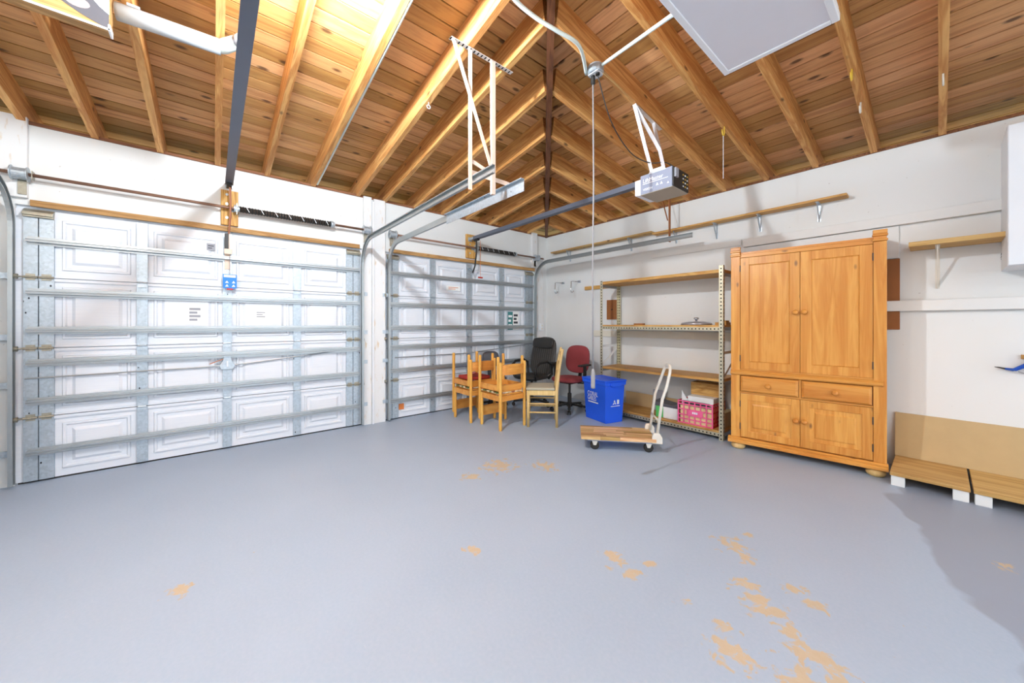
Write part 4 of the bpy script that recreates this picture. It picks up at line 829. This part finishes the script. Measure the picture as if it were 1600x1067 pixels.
# ================================================================= CHAIRS
def wooden_chair(label):
    # back at +x side; leg spacing .36; seat height .42
    T = thing('dining_chair', label, 'chair', group='stacked dining chairs'); h = .18
    for x in (-h, h):
        for y in (-h, h):
            top = .765 if x > 0 else .385
            MB().lathe([(0, 0), (.015, 0), (.0185, .02), (.0185, top-.02), (.015, top), (0, top)], (x, y, 0), 'z', 12).build('leg', 'beech_z', T, smooth=False)
    for y in (-h, h): MB().box((-h+.016, y-.011, .325), (h-.016, y+.011, .385)).build('apron', 'beech_y', T)
    for x in (-h, h): MB().box((x-.011, -h+.016, .325), (x+.011, h-.016, .385)).build('apron', 'beech_y', T)
    MB().box((-h-.02, -h+.021, .3855), (h-.021, h-.021, .40)).build('seat', 'beech_y', T, bevel=.004)
    V = []; F = []; n = 8
    for i in range(n+1):
        t = i/n*2-1; y = t*(h-.015); b = .03*(1-t*t); dz = .012*(1-t*t)
        V += [(h-.008+b, y, .62), (h+.008+b, y, .62), (h+.008+b, y, .73+dz), (h-.008+b, y, .73+dz)]
    for i in range(n):
        for k in range(4): F.append((i*4+k, i*4+(k+1) % 4, i*4+4+(k+1) % 4, i*4+4+k))
    F += [(3, 2, 1, 0), (n*4, n*4+1, n*4+2, n*4+3)]
    MB().add(V, F).build('back_slat', 'beech_y', T)
    MB().box((-h-.02, -h-.0, .4005), (h-.022, h, .422)).build('cushion', 'floral', T, bevel=.01)
    return T
c0 = wooden_chair('upright wooden chair, lower one of the stack nearer the left'); c0.location = (.575, -1.88, 0)
c1_ = copy_tree(c0); c1_.location = (1.06, -1.805, 0); c1_['label'] = 'upright wooden chair, lower one of the stack beside the pale chair'
def invert(src, loc, label):
    c = copy_tree(src); c.location = loc; c.rotation_euler = (0, math.pi, 0); c['label'] = label
    for ch in list(c.children):
        if ch.name.startswith('cushion'): bpy.data.objects.remove(ch)
    return c
invert(c0, (.535, -1.88, .8235), 'upside-down wooden chair on the stack nearer the left'); invert(c0, (1.02, -1.805, .8235), 'upside-down wooden chair on the stack beside the pale chair')
# red cushion on the left stack
T = thing('seat_cushion', 'folded red seat cushion on the upside-down chair of the left stack', 'cushion', (.56, -1.88, .499))
MB().box((-.145, -.155, 0), (.145, .155, .045)).build('pad', 'cushion_red', T, bevel=.02, seg=4); MB().tube([(-.14, .03, .03), (-.17, .07, .05), (-.12, .12, .05)], .006, 6).build('tie', 'cushion_red', T)
# pale chair
fw = Vector((-.70, -.714, 0)); ctr = (Vector((1.332, -1.631, 0))+Vector((1.288, -1.164, 0)))/2
N = thing('side_chair', 'pale natural wood chair with grey padded seat', 'chair', ctr, math.atan2(-fw.y, -fw.x))   # local +x = back
for y in (-.175, .175):
    MB().tube([(-.165, y, 0), (-.165, y, .42)], [.016, .019], 10).build('leg', 'natural_z', N, smooth=True)
    MB().tube([(.165, y, 0), (.165, y, .42), (.195, y*.95, .70), (.235, y*.92, .905)], [.016, .02, .019, .015], 10).build('back_post', 'natural_z', N, smooth=True)
    for z in (.17, .27): MB().tube([(-.165, y, z), (.165, y, z)], .0095, 8).build('stretcher', 'natural_z', N, smooth=True)
for x in (-.165, .165):
    MB().tube([(x, -.175, .22), (x, .175, .22)], .0095, 8).build('stretcher', 'natural_z', N, smooth=True); MB().box((x-.011, -.16, .37), (x+.011, .16, .425)).build('apron', 'natural_z', N)
for y in (-.175, .175): MB().box((-.15, y-.011, .37), (.148, y+.011, .425)).build('apron', 'natural_z', N)
MB().box((-.19, -.19, .4255), (.145, .19, .458)).build('seat', 'grey_fabric', N, bevel=.014, seg=3)
for z, x in ((.60, .184), (.72, .200), (.84, .222)): MB().bar((x, -.155, z), (x, .155, z), .014, .045).build('back_slat', 'natural_z', N)
def pad(name, mat, T, w, h, th, fn, bend=0.0, n=18, pw=3.0):
    # superellipse cushion: outline w x h, thickness th, mapped by fn(u,v,d)
    V = []; F = []; lay = ((.86, 0.0), (1, .3), (1, .7), (.86, 1.0))
    for s_, d in lay:
        for k in range(n):
            a = 2*math.pi*k/n; c, s2 = math.cos(a), math.sin(a)
            u = math.copysign(abs(c)**(2/pw), c)*w/2*s_; v = math.copysign(abs(s2)**(2/pw), s2)*h/2*s_; V.append(fn(u, v, d*th+bend*u*u))
    for i in range(3):
        for k in range(n): F.append((i*n+k, i*n+(k+1) % n, (i+1)*n+(k+1) % n, (i+1)*n+k))
    F += [tuple(range(n))[::-1], tuple(3*n+k for k in range(n))]
    return MB().add(V, F).build(name, mat, T, smooth=True, subdiv=1)
def office_chair(label, loc, rz, mat, backw, backh, zb, seatw, sz, arms, tilt, stripes=False, rad=.27, hd=False):
    T = thing('office_chair', label, 'chair', loc, rz)           # local: faces -y
    for k in range(5):
        a = 2*math.pi*k/5+.3; d = Vector((math.cos(a), math.sin(a), 0))
        lg = MB().bar(d*.03+Vector((0, 0, .09)), d*rad+Vector((0, 0, .07)), .04, .024).build('base_leg', 'black_plastic', T, bevel=.004)
        c = d*rad; t = Vector((-d.y, d.x, 0))
        cs = MB()
        for s_ in (-1, 1):
            n = 12; ctr_ = c+Vector((0, 0, .026)); ax = t
            P0 = [ctr_+ax*(s_*.006)+(d*math.cos(2*math.pi*j/n)+Vector((0, 0, 1))*math.sin(2*math.pi*j/n))*.026 for j in range(n)]; P1 = [p+ax*(s_*.016) for p in P0]
            cs.add(P0+P1, [tuple(range(n)), tuple(range(n, 2*n))]+[(j, (j+1) % n, n+(j+1) % n, n+j) for j in range(n)])
        cs.box((c.x-.006, c.y-.006, .03), (c.x+.006, c.y+.006, .06)).build('caster', 'rubber', lg)
    MB().lathe([(0, .06), (.04, .06), (.04, .11), (.028, .12), (.028, .24), (.016, .245), (.016, sz-.05), (0, sz-.05)], (0, 0, 0), 'z', 16).build('column', 'dark_metal', T)
    MB().box((-.09, -.1, sz-.0495), (.09, .12, sz-.03)).build('seat_plate', 'black_plastic', T)
    pad('seat', mat, T, seatw, seatw*.95, .075, lambda u, v, d: (u, v-.02, sz-.03+d), -.12*0, 20)
    ct, st_ = math.cos(tilt), math.sin(tilt); by = seatw*.36
    bf = lambda u, v, d: (u, by+(v+backh/2)*st_+(.05-d)*ct-.25*u*u, zb+(v+backh/2)*ct+(.05-d)*st_*-1)
    bk = pad('backrest', 'pinstripe' if stripes else mat, T, backw, backh, .075, bf, 0, 20, 3.2)
    if hd: pad('headrest', 'leather_black', bk, backw*.86, .17, .03, lambda u, v, d: bf(u, v+backh/2-.11, d+.078), 0, 16, 4)
    MB().bar((0, .08, sz-.04), (0, by+.05, sz-.02), .05, .012).bar((0, by+.075, sz-.03), (0, by+.065+(zb+backh*.4-sz)*math.tan(tilt)+.03, zb+backh*.4), .05, .012, (0, 1, 0)).build('back_support', 'black_plastic', T)
    if arms == 'loop':
        for s_ in (-1, 1):
            x = s_*(seatw/2+.01)
            MB().tube([(x*.8, .14, sz-.02), (x, .16, sz+.05), (x, .15, sz+.19), (x, .06, sz+.235), (x, -.10, sz+.22), (x, -.17, sz+.16), (x, -.17, sz+.06), (x*.85, -.13, sz-.015)], .019, 10).build('armrest', 'black_plastic', T, smooth=True)
    elif arms == 'tee':
        for s_ in (-1, 1):
            x = s_*(seatw/2+.03)
            ar = MB().bar((x*.6, 0, sz-.035), (x, 0, sz-.025), .05, .012).bar((x, 0, sz-.03), (x, 0, sz+.2), .05, .02, (1, 0, 0)).build('arm_post', 'black_plastic', T)
            MB().box((x-.035, -.12, sz+.2005), (x+.035, .11, sz+.225)).build('arm_pad', 'black_plastic', ar, bevel=.01)
    return T
def face(f): f = Vector(f); return math.atan2(f.y, f.x)+math.pi/2
left, tow = -_R, -_F
office_chair('black pinstriped high-back office chair in the corner', G(831, 633), face(left*.75+tow*.65), 'leather_black', .50, .60, .42, .48, .42, 'loop', .22, True, .27, True)
office_chair('burgundy fabric office chair beside the blue bin', G(890, 641), face(left*.72+tow*.7), 'burgundy', .40, .40, .50, .44, .43, 'tee', .12, False, .25)
office_chair('small dark office chair hidden behind the stacked chairs', (.30, -1.38, 0), face(left*-.3+tow*.9), 'dark_plate', .26, .24, .56, .36, .42, None, .05, False, .21)
# ================================================================= LEFT EDGE
V = []; F = []; n = 14
for i in range(n+1):
    x = .12+.9*i/n; y = -5.685+.012*math.sin(i*1.7)
    V += [(x, y, .08+.05*math.sin(i*1.3)), (x, y+.01*math.sin(i*2.3), .9), (x, y, 1.77)]
for i in range(n):
    for k in range(2): F.append((i*3+k, i*3+3+k, i*3+4+k, i*3+1+k))
o = MB((.5, -5.69, .1)).add(V, F).build('plastic_sheet', 'sheet_white', smooth=True); o.location = (.5, -5.69, .1); md = o.modifiers.new('th', 'SOLIDIFY'); md.thickness = .004
tag(o, 'white plastic sheet hanging beside the track at the left edge', 'sheet')
MB((.5, -5.69, .1)).box((.10, -5.7995, 1.765), (1.04, -5.675, 1.80)).build('batten', 'white_paint', o)
